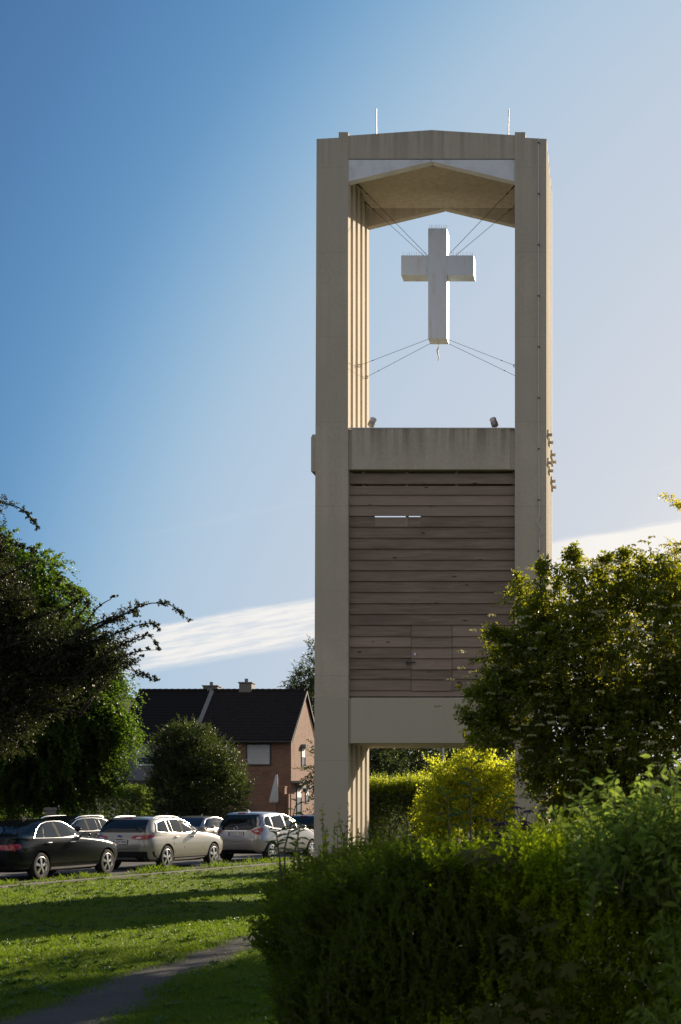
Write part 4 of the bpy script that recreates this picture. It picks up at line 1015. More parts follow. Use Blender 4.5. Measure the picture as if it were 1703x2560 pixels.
def twig_leaves(rng, B, T, Ln, m, droop, size, spread=.9, up=.7, taper=.4, t0=.08):
    """m leaves along each drooping twig -> points, directions, normals, lengths"""
    n = len(B); t = np.linspace(t0, 1, m)[None] + rng.normal(0, .3 / m, (n, m)); t = np.clip(t, .02, 1.02)
    Z = np.array([0, 0, 1.0]); T = nrm_(T)
    P = B[:, None] + T[:, None] * (Ln[:, None] * t)[..., None] - Z * (droop * Ln[:, None] * t * t)[..., None]
    tan = nrm_(T[:, None] - Z * (2 * droop * t)[..., None])
    r = rng.normal(0, 1, (n, m, 3)); r -= (r * tan).sum(-1, keepdims=True) * tan; r = nrm_(r)
    D = tan * .55 + r * spread
    N = rng.normal(0, 1, (n, m, 3)) * (1 - up) + Z * up + r * .1
    S = size * (1 - taper * t) * rng.uniform(.7, 1.2, (n, m))
    return P.reshape(-1, 3), D.reshape(-1, 3), N.reshape(-1, 3), S.ravel()
def twig_stems(B, T, Ln, droop, r0, seg=3):
    n = len(B); T = nrm_(T); Z = np.array([0, 0, 1.0]); up = np.where(np.abs(T[:, 2:3]) > .9, np.array([[1.0, 0, 0]]), Z[None])
    a = nrm_(np.cross(T, up)); b = np.cross(T, a); V = np.empty((n, seg + 1, 3, 3))
    for i in range(seg + 1):
        t = i / seg; c = B + T * (Ln * t)[:, None] - Z * (droop * Ln * t * t)[:, None]; r = r0 * (1 - .75 * t)
        for k in range(3):
            an = 2.0944 * k; V[:, i, k] = c + (a * math.cos(an) + b * math.sin(an)) * r
    base = (np.arange(n) * (seg + 1) * 3)[:, None]; F = []
    for i in range(seg):
        for k in range(3): F.append(base + np.array([[i*3+k, i*3+(k+1)%3, (i+1)*3+(k+1)%3, (i+1)*3+k]]))
    return V.reshape(-1, 3), [np.concatenate(F)]
def blob_clusters(rng, blobs, K, inner=.55):
    B = np.array(blobs, float); w = (B[:, 3] * B[:, 4] + B[:, 4] * B[:, 5] + B[:, 3] * B[:, 5]); idx = rng.choice(len(B), K, p=w / w.sum())
    d = nrm_(rng.normal(0, 1, (K, 3))); r = inner + (1 - inner) * rng.random(K) ** .6
    return B[idx, :3] + d * B[idx, 3:6] * r[:, None], d, idx
def crown(name_leaf, matname, root, rng, blobs, K, twigs, m, Ln, size, droop=.25, ratio=.62, tmpl=T_DIA, inner=.5, crad=.3, up=.6, stem_r=.006, outward=.9, upbias=.15, extra=None, spread=.9):
    C, d, _ = blob_clusters(rng, blobs, K, inner)
    C2 = np.repeat(C, twigs, 0); d2 = np.repeat(d, twigs, 0); n = len(C2)
    Bp = C2 + rng.normal(0, crad, (n, 3)); T = d2 * outward + rng.normal(0, .55, (n, 3)) + np.array([0, 0, upbias])
    L = Ln * rng.uniform(.55, 1.3, n)
    parts = [leaf_geo(*twig_leaves(rng, Bp, T, L, m, droop, size, up=up, spread=spread), ratio, tmpl)]
    if extra is not None: parts.append(extra)
    V, Fc = merge(parts)
    put(name_leaf, fast_mesh(name_leaf, V, Fc), M[matname], root)
    if stem_r:
        V, Fc = twig_stems(Bp, T, L, droop, stem_r); put('twigs', fast_mesh('twigs', V, Fc), M['bark'], root)
    return C
def trunk_limbs(root, rng, base, top, r0, C, n_limbs=14, name='trunk', mb=None):
    base, top = Vector(base), Vector(top); mb = mb or MB()
    pts = [base + (top - base) * (i / 7) + Vector((rng.normal(0, .04), rng.normal(0, .04), 0)) * (0 if i == 0 else 1) * r0 * 5 for i in range(8)]
    mb.tube(pts, [r0 * (1.35 if i == 0 else 1 - .11 * i) for i in range(8)], 10)
    for i in rng.choice(len(C), min(n_limbs, len(C)), replace=False):
        e = Vector(C[i]); k = int(rng.integers(2, 7)); s = pts[k]
        mid = s.lerp(e, .5) + Vector((rng.normal(0, .1), rng.normal(0, .1), abs(rng.normal(0, .15)))) * (e - s).length * .5
        q1, q2 = s.lerp(mid, .55), mid.lerp(e, .5); r = r0 * .38
        mb.tube([s, q1, mid, q2, e], [r, r * .8, r * .6, r * .42, r * .2], 6)
    mb.build(name, M['bark'], root, smooth=True)
def blob_px(px, py, Y, rx, rz, ry): s = Y / F; return (wx(px, Y), Y, wz(py, Y), rx * s, ry, rz * s)

# ------------------------------------------------------------------ big hornbeam on the left
rng = np.random.default_rng(101); Y = 52.0
t = thing('hornbeam_tree', (wx(60, Y), Y, 0), 'tall hornbeam with drooping fresh green sprays behind the dark cars', 'tree')
bl = [blob_px(60, 1620, Y, 130, 250, 2.2), blob_px(-70, 1600, Y, 160, 290, 2.5), blob_px(110, 1530, Y, 65, 100, 1.3), blob_px(165, 1780, Y, 135, 150, 2.0), blob_px(90, 1860, Y, 190, 140, 2.2), blob_px(215, 1680, Y, 55, 60, 1.0), blob_px(240, 1860, Y, 62, 85, 1.1), blob_px(288, 1815, Y, 38, 28, .6), blob_px(-60, 1850, Y, 170, 160, 2.2), blob_px(215, 1930, Y, 65, 55, .9), blob_px(100, 1960, Y, 90, 50, 1.0)]
Cs, ds, _ = blob_clusters(rng, bl, 520, .93); Cs = np.repeat(Cs, 4, 0); ds = np.repeat(ds, 4, 0)
ds = nrm_(ds * (1, 1, .35)) + rng.normal(0, .25, ds.shape); Lq = rng.uniform(.5, 1.35, len(Cs))
ex = leaf_geo(*twig_leaves(rng, Cs + rng.normal(0, .10, Cs.shape), ds, Lq, 24, .75, .15, up=.3, spread=.7, taper=.35), .6, T_DIA)
C = crown('crown', 'hornbeam', t, rng, bl, 1500, 9, 14, .60, .16, droop=.6, ratio=.6, inner=.35, crad=.2, upbias=.0, extra=ex)
trunk_limbs(t, rng, (wx(40, Y), Y, 0), (wx(20, Y), Y, 9), .26, C, 26)

# ------------------------------------------------------------------ dark hawthorn whose branches reach across the sky
rng = np.random.default_rng(102); Y = 44.5
t = thing('hawthorn_tree', (wx(-40, Y), Y + .3, 0), 'dark hawthorn with reddish leaf tufts on long arching branches at the left edge', 'tree')
br = [ [(-120,1330),(-40,1262),(0,1256),(45,1268),(70,1290),(85,1312)], [(-100,1400),(-20,1352),(40,1362),(75,1372),(105,1386)], [(-60,1470),(10,1440),(60,1415),(95,1402)], [(-60,1560),(20,1500),(70,1440),(60,1400)], [(60,1640),(140,1560),(190,1505),(178,1468)], [(60,1650),(150,1590),(205,1530),(220,1505),(180,1470)], [(120,1660),(200,1580),(245,1528),(280,1502),(300,1493)],
  [(100,1700),(210,1590),(300,1540),(360,1512),(410,1508),(445,1525),(466,1548)], [(140,1700),(260,1600),(320,1572),(370,1558),(400,1570)], [(160,1740),(260,1640),(330,1600),(372,1590),(398,1622)], [(180,1760),(280,1660),(330,1630),(395,1620)], [(200,1780),(280,1680),(320,1660),(350,1640)], [(200,1790),(300,1662),(340,1680),(370,1690),(395,1702)], [(-30,1500),(60,1500),(120,1490),(150,1440)], [(0,1560),(100,1540),(160,1520),(200,1500)], [(-40,1640),(80,1600),(200,1610),(290,1600)], [(0,1740),(120,1700),(230,1690),(310,1640)], [(-60,1440),(0,1400),(30,1390)], [(240,1560),(290,1545),(330,1530),(345,1540)] ]
mb = MB(); Bs, Ts, Ls = [], [], []
trunk_top = W(-40, 1750, Y)
for bi, pl in enumerate(br):
    yo = Y + rng.uniform(-1.2, 1.2)
    pw = np.array([list(W(a, b, yo)) for a, b in pl]); pc = catmull(pw, 6)
    pc[:, 1] += np.cumsum(rng.normal(0, .03, len(pc)))
    mb.tube([trunk_top.lerp(Vector(pc[0]), .5), Vector(pc[0])], [.05, .035], 6)
    mb.tube([Vector(p) for p in pc], list(np.linspace(.035, .006, len(pc))), 6)
    bare = bi == 6
    for i in range(2, len(pc)):
        tg = pc[i] - pc[i - 1]
        if i > len(pc) * .35 and rng.random() < .38: continue
        for k in range(2 if bare else (8 if i < len(pc) * .45 else 4)):
            Bs.append(pc[i] + rng.normal(0, .02 if not bare else .01, 3)); Ts.append(nrm_(tg) * .5 + rng.normal(0, .6, 3) + (0, 0, .12)); Ls.append((.30 if i < len(pc) * .5 else .11) * rng.uniform(.5, 1.3) * (.3 if bare else 1))
Bs, Ts, Ls = np.array(Bs), np.array(Ts), np.array(Ls)
ex = leaf_geo(*twig_leaves(rng, Bs, Ts, Ls, 9, .05, .085, up=.3, t0=.3), .85, T_DIA)
V, Fc = twig_stems(Bs, Ts, Ls, .05, .007); put('twigs', fast_mesh('twigs', V, Fc), M['bark'], t)
bl = [blob_px(20, 1560, Y, 70, 60, 1.0), blob_px(-60, 1560, Y, 110, 170, 1.4), blob_px(140, 1640, Y, 130, 65, 1.1), blob_px(40, 1700, Y, 150, 90, 1.4), blob_px(225, 1640, Y, 65, 50, .8), blob_px(-30, 1400, Y, 45, 70, .7), blob_px(-20, 1800, Y, 110, 80, 1.2)]
C = crown('crown', 'redleaf', t, rng, bl, 900, 9, 10, .36, .10, droop=.1, ratio=.8, inner=.25, crad=.2, extra=ex)
mb.tube([(wx(-40, Y), Y, 0), (wx(-38, Y), Y, 1.5), (wx(-42, Y), Y, 3.2), tuple(trunk_top)], [.2, .16, .14, .1], 10)
mb.build('trunk', M['darkbark'], t, smooth=True)

# ------------------------------------------------------------------ round beech bush by the house, hedge, far trees
rng = np.random.default_rng(103); Y = 57.0
t = thing('round_bush', (wx(490, Y), Y, 0), 'dense round beech bush with shiny leaves in front of the houses', 'bush')
bl = [blob_px(490, 1955, Y, 118, 95, 1.9), blob_px(480, 1880, Y, 78, 60, 1.3), blob_px(445, 1880, Y, 55, 50, 1.0), blob_px(520, 1905, Y, 75, 65, 1.2), blob_px(455, 1995, Y, 90, 75, 1.6), blob_px(540, 1985, Y, 78, 70, 1.5), blob_px(400, 1895, Y, 22, 40, .5), blob_px(470, 1842, Y, 45, 30, .7)]
C = crown('foliage', 'beech', t, rng, bl, 950, 9, 12, .34, .075, droop=.05, ratio=.65, inner=.55, crad=.12, upbias=.5, up=.5)
trunk_limbs(t, rng, (wx(490, Y), Y, 0), (wx(488, Y), Y, 3.2), .12, C, 14, 'stem')

def clipped_hedge(name, label, x0, x1, y0, y1, h, matname, n, seed, size=.06, rough=.06, cat='hedge', ragged=.18, lit_top=0):
    rng = np.random.default_rng(seed); t = thing(name, ((x0 + x1) / 2, (y0 + y1) / 2, 0), label, cat)
    fa = [((x1 - x0) * h, 0), ((x1 - x0) * h * .5, 1), ((y1 - y0) * h, 2), ((y1 - y0) * h, 3), ((x1 - x0) * (y1 - y0), 4)]
    w = np.array([a for a, _ in fa]); k = rng.choice(5, n, p=w / w.sum()); u, v = rng.random(n), rng.random(n)
    P = np.empty((n, 3)); T = np.empty((n, 3))
    for q, (f, nn) in enumerate([(lambda: (x0 + u*(x1-x0), y0 + 0*u, v*h), (0,-1,.25)), (lambda: (x0 + u*(x1-x0), y1 + 0*u, v*h), (0,1,.25)), (lambda: (x0 + 0*u, y0 + u*(y1-y0), v*h), (-1,0,.25)), (lambda: (x1 + 0*u, y0 + u*(y1-y0), v*h), (1,0,.25)), (lambda: (x0 + u*(x1-x0), y0 + v*(y1-y0), h + 0*u), (0,0,1))]):
        mk = k == q; a = np.stack(f(), 1); P[mk] = a[mk]; T[mk] = nn
    P -= T * (rng.random(n)[:, None] * .25); P += rng.normal(0, rough, (n, 3)); L = rng.uniform(.08, ragged, n) * np.where(k == 4, 1.5, 1)
    T += rng.normal(0, .5, (n, 3))
    V, Fc = leaf_geo(*twig_leaves(rng, P, T, L, 10, .0, size, up=.45), .6, T_DIA); put('foliage', fast_mesh('foliage', V, Fc), M[matname], t)
    if lit_top:  # sunlight on the hedge top, put into the yellower colour of these shoots
        q = (k == 4) | ((k == 0) & (P[:, 2] > h - .18)); reps = lit_top; Pq = np.repeat(P[q], reps, 0) + rng.normal(0, .05, (q.sum() * reps, 3)); Tq = np.repeat(T[q], reps, 0) + rng.normal(0, .4, (q.sum() * reps, 3)) + (0, 0, .4)
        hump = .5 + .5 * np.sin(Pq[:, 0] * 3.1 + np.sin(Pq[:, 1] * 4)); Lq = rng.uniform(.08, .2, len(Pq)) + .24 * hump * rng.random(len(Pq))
        V, Fc = leaf_geo(*twig_leaves(rng, Pq, Tq, Lq, 9, .0, size * .95, up=.2), .65, T_DIA); put('lit_top_shoots', fast_mesh('lit_top_shoots', V, Fc), M['gold'], t)
    mb = MB(); m_ = max(2, int((x1 - x0) / .5))
    for i in range(m_):
        xx = x0 + (i + .5) * (x1 - x0) / m_; yy = (y0 + y1) / 2
        mb.tube([(xx, yy, 0), (xx + .05, yy, h * .5), (xx - .05, yy, h * .9)], [.035, .025, .01], 5)
    core = [(x0 + .3, y0 + .3), (x1 - .3, y0 + .3), (x1 - .3, y1 - .3), (x0 + .3, y1 - .3)]
    mb.build('stems', M['bark'], t)
    V, Fc = twig_stems(P - T * .3, T, L + .3, 0, .005, 2); put('twigs', fast_mesh('twigs', V, Fc), M['bark'], t)
    return t
Y = 62.0
clipped_hedge('clipped_hedge', 'long dark clipped hedge behind the parked cars on the left', wx(-60, Y), wx(356, Y), Y, Y + 1.4, wz(1972, Y), 'hedge', 9000, 201, .08)
Y = 40.5
clipped_hedge('clipped_hedge', 'clipped hedge with sunlit ragged top seen under the lower beam', wx(890, Y), wx(1118, Y), Y, Y + 1.6, wz(1962, Y), 'hedge', 9000, 202, .055, ragged=.30, lit_top=2)

rng = np.random.default_rng(104); Y = 110.0
t = thing('oak_tree', (wx(800, Y), Y, 0), 'dark far tree rising beside the brick house roof, half behind the tower', 'tree')
bl = [blob_px(830, 1790, Y, 85, 110, 2.5), blob_px(770, 1735, Y, 38, 55, 1.3), blob_px(800, 1660, Y, 40, 40, 1.3), blob_px(760, 1715, Y, 28, 30, 1)]
C = crown('crown', 'backtree', t, rng, bl, 260, 8, 10, .8, .20, droop=.15, inner=.4, crad=.35, stem_r=.015)
trunk_limbs(t, rng, (wx(830, Y), Y, 0), (wx(830, Y), Y, 9), .35, C, 14)
for i, (px, py, Y, rx, rz, hgt, lab) in enumerate([(900, 1900, 66, 100, 110, 6.2, 'dark broad tree behind the clipped hedge, next to the left pillar'), (1040, 1890, 70, 90, 120, 6.8, 'dark tree with a few lit leaves directly behind the lamp post'), (1210, 1900, 64, 95, 120, 6.4, 'dark tree behind the glowing golden bush')]):
    rng = np.random.default_rng(110 + i)
    t = thing('dark_tree', (wx(px, Y), Y, 0), lab, 'tree', 'dark trees seen through the tower')
    bl = [blob_px(px, py, Y, rx, rz, 2.0), blob_px(px - 50, py + 40, Y, rx * .7, rz * .7, 1.6), blob_px(px + 50, py + 30, Y, rx * .7, rz * .8, 1.6), blob_px(px, 1990, Y, rx * 1.1, 60, 1.6)]
    C = crown('crown', 'backtree', t, rng, bl, 330, 8, 11, .6, .14, droop=.2, inner=.3, crad=.3, stem_r=.01)
    trunk_limbs(t, rng, (wx(px, Y), Y, 0), (wx(px, Y), Y, hgt * .8), .22, C, 14)
# glowing bush behind the tower on the right, sunlight coming through its leaves
rng = np.random.default_rng(120); Y = 38.5
t = thing('golden_bush', (wx(1190, Y), Y, 0), 'backlit yellow-green bush glowing behind the tower legs', 'bush')
bl = [blob_px(1130, 2015, Y, 75, 75, .7), blob_px(1095, 2050, Y, 50, 60, .6), blob_px(1200, 1990, Y, 85, 85, .8), blob_px(1150, 1945, Y, 40, 40, .5), blob_px(1160, 1895, Y, 14, 50, .3), blob_px(1205, 1925, Y, 22, 40, .3), blob_px(1100, 1930, Y, 12, 26, .25), blob_px(1255, 2000, Y, 60, 80, .8), blob_px(1105, 1965, Y, 26, 30, .4), blob_px(1330, 1960, Y, 70, 110, .9)]
C = crown('foliage', 'gold', t, rng, bl, 620, 8, 10, .34, .085, droop=.22, inner=.3, crad=.14, ratio=.7, up=.1, upbias=.5)
trunk_limbs(t, rng, (wx(1190, Y), Y, 0), (wx(1190, Y), Y, 2.2), .06, C, 16, 'stem')

# ------------------------------------------------------------------ big dogwood in front of the right pillar
rng = np.random.default_rng(130); Y = 20.5
t = thing('dogwood_shrub', (wx(1530, Y), Y, 0), 'tall dogwood shrub with flat cream flower heads covering the right pillar', 'shrub')
bl = [blob_px(1500, 1640, Y, 185, 190, 1.3), blob_px(1620, 1600, Y, 170, 190, 1.4), blob_px(1400, 1700, Y, 140, 140, 1.0), blob_px(1330, 1790, Y, 120, 95, .9), blob_px(1480, 1850, Y, 200, 150, 1.2), blob_px(1640, 1830, Y, 170, 170, 1.3), blob_px(1405, 1530, Y, 85, 80, .7), blob_px(1300, 1640, Y, 85, 75, .7), blob_px(1250, 1745, Y, 65, 55, .5), blob_px(1215, 1800, Y, 50, 40, .4), blob_px(1335, 1515, Y, 40, 50, .4), blob_px(1430, 1950, Y, 90, 110, .9), blob_px(1560, 1980, Y, 200, 100, 1.2), blob_px(1520, 1490, Y, 62, 40, .6), blob_px(1650, 1475, Y, 60, 45, .7), blob_px(1830, 1620, Y, 200, 260, 1.4), blob_px(1320, 1850, Y, 45, 35, .5)]
sp = [ [(1330,1780),(1230,1735),(1165,1728)], [(1340,1690),(1280,1600),(1258,1590),(1230,1575)], [(1330,1830),(1230,1810),(1180,1800),(1165,1775)], [(1340,1600),(1300,1480),(1290,1440)], [(1360,1540),(1350,1440),(1358,1410)], [(1300,1720),(1250,1690),(1222,1690)], [(1290,1860),(1240,1850),(1190,1845)], [(1450,1500),(1440,1420),(1435,1376)], [(1500,1480),(1505,1410),(1520,1390)], [(1560,1480),(1558,1400),(1560,1385)], [(1420,1480),(1425,1400),(1430,1380)], [(1330,1640),(1310,1540),(1345,1500)], [(1610,1460),(1600,1400)], [(1380,1520),(1400,1440)], [(1660,1450),(1650,1395)] ]
mbs = MB(); Bs, Ts, Ls = [], [], []
for pl in sp:
    yo = Y - .4 + rng.uniform(-.5, .3); pc = catmull([list(W(a, b, yo)) for a, b in pl], 8); mbs.tube([Vector(p) for p in pc], list(np.linspace(.014, .004, len(pc))), 6)
    for i in range(2, len(pc)):
        for k in range(6): Bs.append(pc[i] + rng.normal(0, .015, 3)); Ts.append(nrm_(pc[i] - pc[i-1]) * .4 + rng.normal(0, .6, 3)); Ls.append(rng.uniform(.06, .2))
Bs, Ts, Ls = np.array(Bs), np.array(Ts), np.array(Ls)
ex = leaf_geo(*twig_leaves(rng, Bs, Ts, Ls, 5, .25, .085, up=.5, t0=.4), .5, T_OVAL)
C = crown('foliage', 'dogwood', t, rng, bl, 900, 8, 9, .27, .098, droop=.38, ratio=.5, inner=.5, crad=.10, tmpl=T_OVAL, up=.6, extra=ex)
trunk_limbs(t, rng, (wx(1530, Y), Y, 0), (wx(1525, Y), Y, 3.6), .07, C, 44, 'stem', mbs)
Cf, df, _ = blob_clusters(rng, bl, 1000, .93); ok = (df[:, 1] < .35) & (df[:, 2] > -.35); Cf = Cf[ok] + df[ok] * rng.uniform(.24, .44, (ok.sum(), 1)); parts = []
for c in Cf[:480]:
    k = 20; r = .058 * np.sqrt(rng.random(k)); a = rng.random(k) * 6.28
    P = c + np.stack([r * np.cos(a), r * np.sin(a), .012 - r * r * 6], 1); D = np.stack([np.cos(a), np.sin(a), rng.uniform(.1, 1.2, k)], 1) + rng.normal(0, .3, (k, 3)); N = rng.normal(0, 1, (k, 3))
    parts.append(leaf_geo(P - nrm_(D) * .01, D, N, .034, .9, T_DIA))
V, Fc = merge(parts); put('flower_heads', fast_mesh('flower_heads', V, Fc), M['flower'], t)

# golden-leaved plum behind it and the branch that hangs in from the right
rng = np.random.default_rng(131); Y = 27.0
t = thing('golden_plum', (wx(1640, Y), Y, 0), 'yellow-leaved tree glowing behind the dogwood at the right edge', 'tree')
bl = [blob_px(1600, 1560, Y, 150, 130, 1.0), blob_px(1680, 1470, Y, 80, 90, .8), blob_px(1500, 1560, Y, 110, 95, .8), blob_px(1780, 1480, Y, 110, 170, 1.0), blob_px(1450, 1700, Y, 120, 120, .8)]
bl2 = [(2.7,25,5.2,1.4,1.5,1.6), (4.4,22.5,6.0,1.9,1.8,1.8), (6.1,20.5,6.3,1.7,1.6,1.6), (3.7,20.6,6.5,1.5,1.4,1.3), (5.2,19.5,5.0,1.6,1.3,1.2)]
Cb = crown('outer_crown', 'yellow', t, rng, bl2, 380, 7, 8, .4, .12, droop=.15, inner=.2, crad=.2, up=.3)
sp = [ [(1660,1480),(1610,1420),(1560,1392)], [(1720,1460),(1690,1400),(1672,1362)], [(1740,1420),(1712,1385),(1690,1370)], [(1840,1330),(1760,1285),(1700,1262),(1662,1236)], [(1840,1330),(1760,1290),(1710,1268),(1694,1256)], [(1560,1500),(1500,1430),(1465,1398)], [(1600,1500),(1560,1440),(1540,1420)] ]
mbs = MB(); Bs, Ts, Ls = [], [], []
for pl in sp:
    pc = catmull([list(W(a, b, Y + rng.uniform(-.4, .4))) for a, b in pl], 8); mbs.tube([Vector(p) for p in pc], list(np.linspace(.014, .003, len(pc))), 6)
    for i in range(2, len(pc)):
        for k in range(4): Bs.append(pc[i] + rng.normal(0, .01, 3)); Ts.append(nrm_(pc[i] - pc[i-1]) * .6 + rng.normal(0, .6, 3)); Ls.append(rng.uniform(.05, .14))
Bs, Ts, Ls = np.array(Bs), np.array(Ts), np.array(Ls)
ex = leaf_geo(*twig_leaves(rng, Bs, Ts, Ls, 4, .2, .07, up=.4, t0=.4), .55, T_DIA)
mbs.tube([W(1900, 1500, Y), W(1840, 1330, Y)], [.03, .015], 6)
C = crown('crown', 'yellow', t, rng, bl, 220, 7, 9, .3, .075, droop=.15, inner=.3, crad=.15, up=.3, extra=ex)
trunk_limbs(t, rng, (wx(1860, Y), Y - 1, 0), (wx(1840, Y), Y - 1.5, 4.6), .12, np.concatenate([C, Cb]), 40, 'trunk', mbs)

# ------------------------------------------------------------------ foreground border
def shoots_bush(name, label, cat, rng, B, T, Ln, matname, m, size, ratio, tmpl, droop=.05, stem='stem', sr=.004, up=.3, taper=.35, spread=.9, t0=.08):
    c = B.mean(0); t = thing(name, (float(c[0]), float(c[1]), 0), label, cat)
    V, Fc = leaf_geo(*twig_leaves(rng, B, T, Ln, m, droop, size, up=up, taper=taper, spread=spread, t0=t0), ratio, tmpl); put('foliage', fast_mesh('foliage', V, Fc), M[matname], t)
    V, Fc = twig_stems(B, T, Ln, droop, sr, 4); put('stems', fast_mesh('stems', V, Fc), M[stem], t); return t
# barberry hedge: surface of a long rounded mound, covered with short upright shoots
rng = np.random.default_rng(140)
n = 7200
YH0, YH1 = 7.3, 10.0
hx0 = np.array([wx(655, 8.4)]); 
def mound(n, rng):
    y = rng.uniform(YH0, YH1, n); xl = -.229 * y + .07 * np.sin(y * 5); xr = 1.2
    x = xl + .12 + (xr - xl - .12) * rng.random(n) ** .92
    e = np.clip((x - xl) / .8, 0, 1); f = np.clip((y - YH0) / .5 + .05, 0, 1); b = np.clip((YH1 - y) / .4 + .2, 0, 1)
    top = (1.47 + .09 * np.sin(x * 2.3 + 1) + .08 * np.sin(x * 6.1 + y * 2) + .05 * np.sin(x * 13 + y * 5) - .10 * np.clip(x + .2, 0, 1)) * np.sqrt(1 - (1 - e) ** 2 * .8) * np.sqrt(1 - (1 - f) ** 2 * .55) * np.sqrt(b * .25 + .75)
    return x, y, top
x, y, top = mound(n, rng)
B1 = np.stack([x, y, top - rng.uniform(.05, .38, n)], 1); T1 = np.stack([rng.normal(0, .25, n), rng.normal(-.15, .25, n), np.full(n, 1.0)], 1)
n2 = 9500                                                       # front face
xl = -1.67; x = xl + 2.9 * rng.random(n2); e = np.clip((x - xl) / .5, 0, 1); z = rng.random(n2) * 1.42 * np.sqrt(1 - (1 - e) ** 2 * .8); x += np.clip(xl + .5 - x, 0, .5) * np.where(z < .9, (.9 - z) * .6, (z - .9) * .3)
y = YH0 + .55 * (1 - e) ** 2 * 2 + .30 * (z / 1.4) ** 2 + .13 * np.sin(x * 4 + z * 5) + .07 * np.sin(x * 11 - z * 7) + rng.uniform(0, .35, n2)
B2 = np.stack([x, y, z], 1); T2 = np.stack([rng.normal(0, .4, n2), rng.normal(-.45, .3, n2), np.full(n2, .75)], 1)
n3 = 3800                                                       # left end
y = rng.uniform(YH0 + .3, YH1, n3); z = rng.random(n3) * 1.3; x = -.231 * y + .07 * np.sin(y * 5) + np.where(z < .9, .28 * ((.9 - z) / .9) ** 1.5, .5 * ((z - .9) / .5) ** 2) + .07 * np.sin(z * 9 + y * 4) - .04 + rng.uniform(0, .3, n3)
B3 = np.stack([x, y, z], 1); T3 = np.stack([rng.normal(-.45, .3, n3), rng.normal(0, .4, n3), np.full(n3, .75)], 1)
n4 = 26                                                         # a few long shoots standing above the rest
x = np.concatenate([rng.uniform(wx(760, 8.6), wx(880, 8.6), 12), rng.uniform(-1.6, .4, 14)])
B4 = np.stack([x, np.full(n4, 8.6) + rng.normal(0, .3, n4), np.full(n4, 1.36)], 1); T4 = np.stack([rng.normal(0, .12, n4), rng.normal(0, .1, n4), np.full(n4, 1.0)], 1)
B = np.concatenate([B1, B2, B3, B4]); T = np.concatenate([T1, T2, T3, T4])
Ln = np.concatenate([rng.uniform(.10, .26, n), rng.uniform(.10, .24, n2), rng.uniform(.1, .22, n3), rng.uniform(.22, .40, n4)])
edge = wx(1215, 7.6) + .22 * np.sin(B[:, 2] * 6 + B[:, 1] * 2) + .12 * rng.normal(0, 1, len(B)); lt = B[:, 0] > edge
for q, nm, lab, mt in ((~lt, 'barberry_hedge', 'dense dark barberry hedge of small upright shoots across the lower middle', 'barberry'), (lt, 'lit_hedge_part', 'lower right part of the hedge, brighter light put into its leaf colour, left of the large smooth leaves', 'barberry_lit')):  # one hedge in two leaf colours, the right part's brighter light painted in
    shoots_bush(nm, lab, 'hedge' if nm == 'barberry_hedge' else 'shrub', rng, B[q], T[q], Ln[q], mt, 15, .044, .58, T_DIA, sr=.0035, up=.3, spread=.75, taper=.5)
# forsythia with big smooth leaves on the right
rng = np.random.default_rng(141); n = 250
Y = rng.uniform(6.8, 7.7, n); px = 1465 + 310 * rng.random(n) ** .8
B = np.stack([wx(px, Y), Y, rng.uniform(1.20, 1.52, n) - .22 * np.clip((1530 - px) / 100, 0, 1)], 1); T = np.stack([rng.normal(-.12, .38, n), rng.normal(-.2, .3, n), np.ones(n)], 1)
Ln = rng.uniform(.22, .50, n)
tips = np.array([(1455, 1955), (1535, 1925), (1618, 1925), (1590, 2000), (1690, 1885), (1500, 2010), (1660, 1950)])
for i, (a, b) in enumerate(tips): e = W(a, b, 7.0); B[i] = (e.x + rng.normal(0, .03), 7.0, e.z - .42); T[i] = (e.x - B[i, 0], 0, .42); Ln[i] = .42
m2 = 22; Y2 = rng.uniform(6.85, 7.2, m2); p2 = 1625 + 150 * rng.random(m2); B2 = np.stack([wx(p2, Y2), Y2, rng.uniform(.35, 1.05, m2)], 1); T2 = np.stack([rng.normal(-.3, .4, m2), rng.normal(-.4, .3, m2), np.full(m2, .6)], 1)
B = np.concatenate([B, B2]); T = np.concatenate([T, T2]); Ln = np.concatenate([Ln, rng.uniform(.2, .4, m2)])
shoots_bush('forsythia_shrub', 'shrub with large smooth pale green leaves at the right edge', 'shrub', rng, B, T, Ln, 'forsythia', 12, .082, .42, T_OVAL, sr=.0045, up=.55, taper=.25, spread=1.0, t0=.1)
# maple seedlings growing out of the hedge
def seedling(label, leaves, Yc, size, seed, stemlen=.5):
    rng = np.random.default_rng(seed); px, py = leaves[0]; root = W(px, py, Yc)
    t = thing('maple_seedling', (root.x, Yc + .4, 0), label, 'seedling', 'maple seedlings in the hedge')
    P, D, N, L = [], [], [], []; mb = MB(); mb.tube([(root.x, Yc + .4, 0), (root.x + .02, Yc + .4, root.z * .6), (root.x, Yc + .3, root.z)], [.008, .006, .004], 6)
    for a, b in leaves:
        p = W(a, b, Yc + rng.uniform(-.08, .08)); s = (root.x * .5 + p.x * .5, Yc + .26, p.z - .02)
        mb.tube([s, p], .0022, 5); P.append(p); D.append((p.x - root.x + rng.normal(0, .05), -.08 + rng.normal(0, .03), -.04 + rng.normal(0, .04))); N.append((rng.normal(0, .25), -.45, .9)); L.append(size * rng.uniform(.75, 1.2))
    V, Fc = leaf_geo(np.array(P), np.array(D), np.array(N), np.array(L), 1.0, T_MAPLE); put('leaves', fast_mesh('leaves', V, Fc), M['maple'], t); mb.build('stem', M['stem'], t, smooth=True)
seedling('maple seedling with spread lobed leaves in the upper hedge, below the purple flowers', [(1245, 2140), (1215, 2120), (1275, 2115), (1200, 2145), (1285, 2140), (1220, 2165), (1260, 2165), (1235, 2105), (1180, 2130), (1262, 2180)], 7.38, .125, 301)
r_ = random.Random(7)
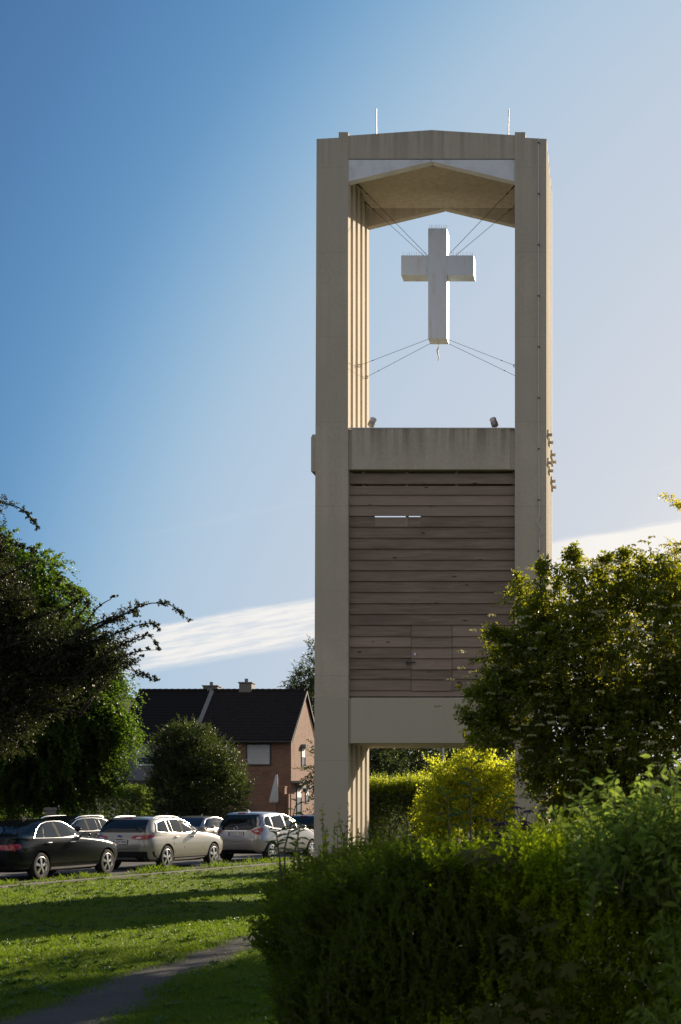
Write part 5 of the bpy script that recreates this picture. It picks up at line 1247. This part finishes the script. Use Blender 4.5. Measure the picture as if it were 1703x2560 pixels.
seedling('tall brownish maple seedling low in the hedge, in the middle of the foliage', [(1345, 2320)] + [(1345 + r_.uniform(-70, 75), 2310 + k * 11 + r_.uniform(-10, 10)) for k in range(24)], 7.16, .12, 302)
seedling('small green maple seedling at the bottom edge of the hedge', [(1240, 2520)] + [(1240 + r_.uniform(-50, 50), 2500 + k * 9) for k in range(9)], 7.1, .105, 303)
# purple-flowered columbines, leafy tall weed
def columbine(label, px, py, seed):
    rng = np.random.default_rng(seed); Yc = 8.9; top = W(px, py, Yc)
    t = thing('columbine', (top.x, Yc, 0), label, 'flower', 'purple columbines behind the hedge')
    MB().tube([(top.x - .03, Yc, 0), (top.x - .02, Yc, top.z * .6), (top.x - .005, Yc, top.z - .05), tuple(top)], [.006, .005, .004, .003], 6).build('stem', M['stem'], t, smooth=True)
    for f in range(4):
        c = np.array(top) + rng.normal(0, .045, 3) * (1.2, .5, 1); k = 9; a = np.arange(k) * 2 * np.pi / k
        D = np.stack([np.cos(a), np.sin(a), np.full(k, -.55)], 1); V, Fc = leaf_geo(np.tile(c, (k, 1)), D, np.tile([0.02, 0.01, 1.0], (k, 1)), .055, .75, T_PETAL)
        put('flower', fast_mesh('flower', V, Fc), M['purple'], t)
        mb = MB().tube([tuple(np.array(top) - (0, 0, .08)), tuple(c)], .003, 5); mb.build('flower_stalk', M['stem'], t)
for i, (px, py, lab) in enumerate([(1310, 2045, 'topmost purple columbine, beside the right pillar'), (1246, 2062, 'purple columbine leftmost of the flower group'), (1298, 2068, 'purple columbine in the middle, under the topmost flower'), (1325, 2082, 'purple columbine rightmost of the flower group, low above the hedge'), (1232, 2088, 'lowest purple columbine, dipping into the hedge top')]): columbine(lab, px, py, 400 + i)
rng = np.random.default_rng(150); Yc = 9.4
def weed(label, stems, seed, size):
    rng = np.random.default_rng(seed); a, b = stems[0][0]; e = W(a, b, Yc)
    t = thing('tall_weed', (e.x, Yc, 0), label, 'weed'); mb = MB(); P, D, N, L = [], [], [], []
    for (a, b), (c, d) in stems:
        p0, p1 = W(a, b, Yc), W(c, d, Yc); mb.tube([(p0.x, Yc, 0), p0, p0.lerp(p1, .5), p1], [.008, .006, .005, .003], 6)
        for k in range(11):
            q = p0.lerp(p1, .12 + .88 * k / 10); s = 1 if k % 2 else -1
            P.append(q); D.append((s * rng.uniform(.6, 1), rng.normal(0, .4), rng.uniform(-.25, .5))); N.append((rng.normal(0, .2), rng.normal(0, .2), 1)); L.append(size * rng.uniform(.7, 1.15))
    V, Fc = leaf_geo(np.array(P), np.array(D), np.array(N), np.array(L), .42, T_OVAL); put('leaves', fast_mesh('leaves', V, Fc), M['stemleaf'], t); mb.build('stems', M['stem'], t, smooth=True)
weed('tall weed with long dark leaves standing before the golden bush', [((1176, 2085), (1180, 1900)), ((1122, 2085), (1118, 1975)), ((1260, 2085), (1265, 1985))], 151, .095)
weed('dark drooping weed at the left end of the hedge, before the small people carrier', [((712, 2120), (742, 2005)), ((700, 2150), (690, 2075)), ((735, 2140), (752, 2060))], 152, .085)
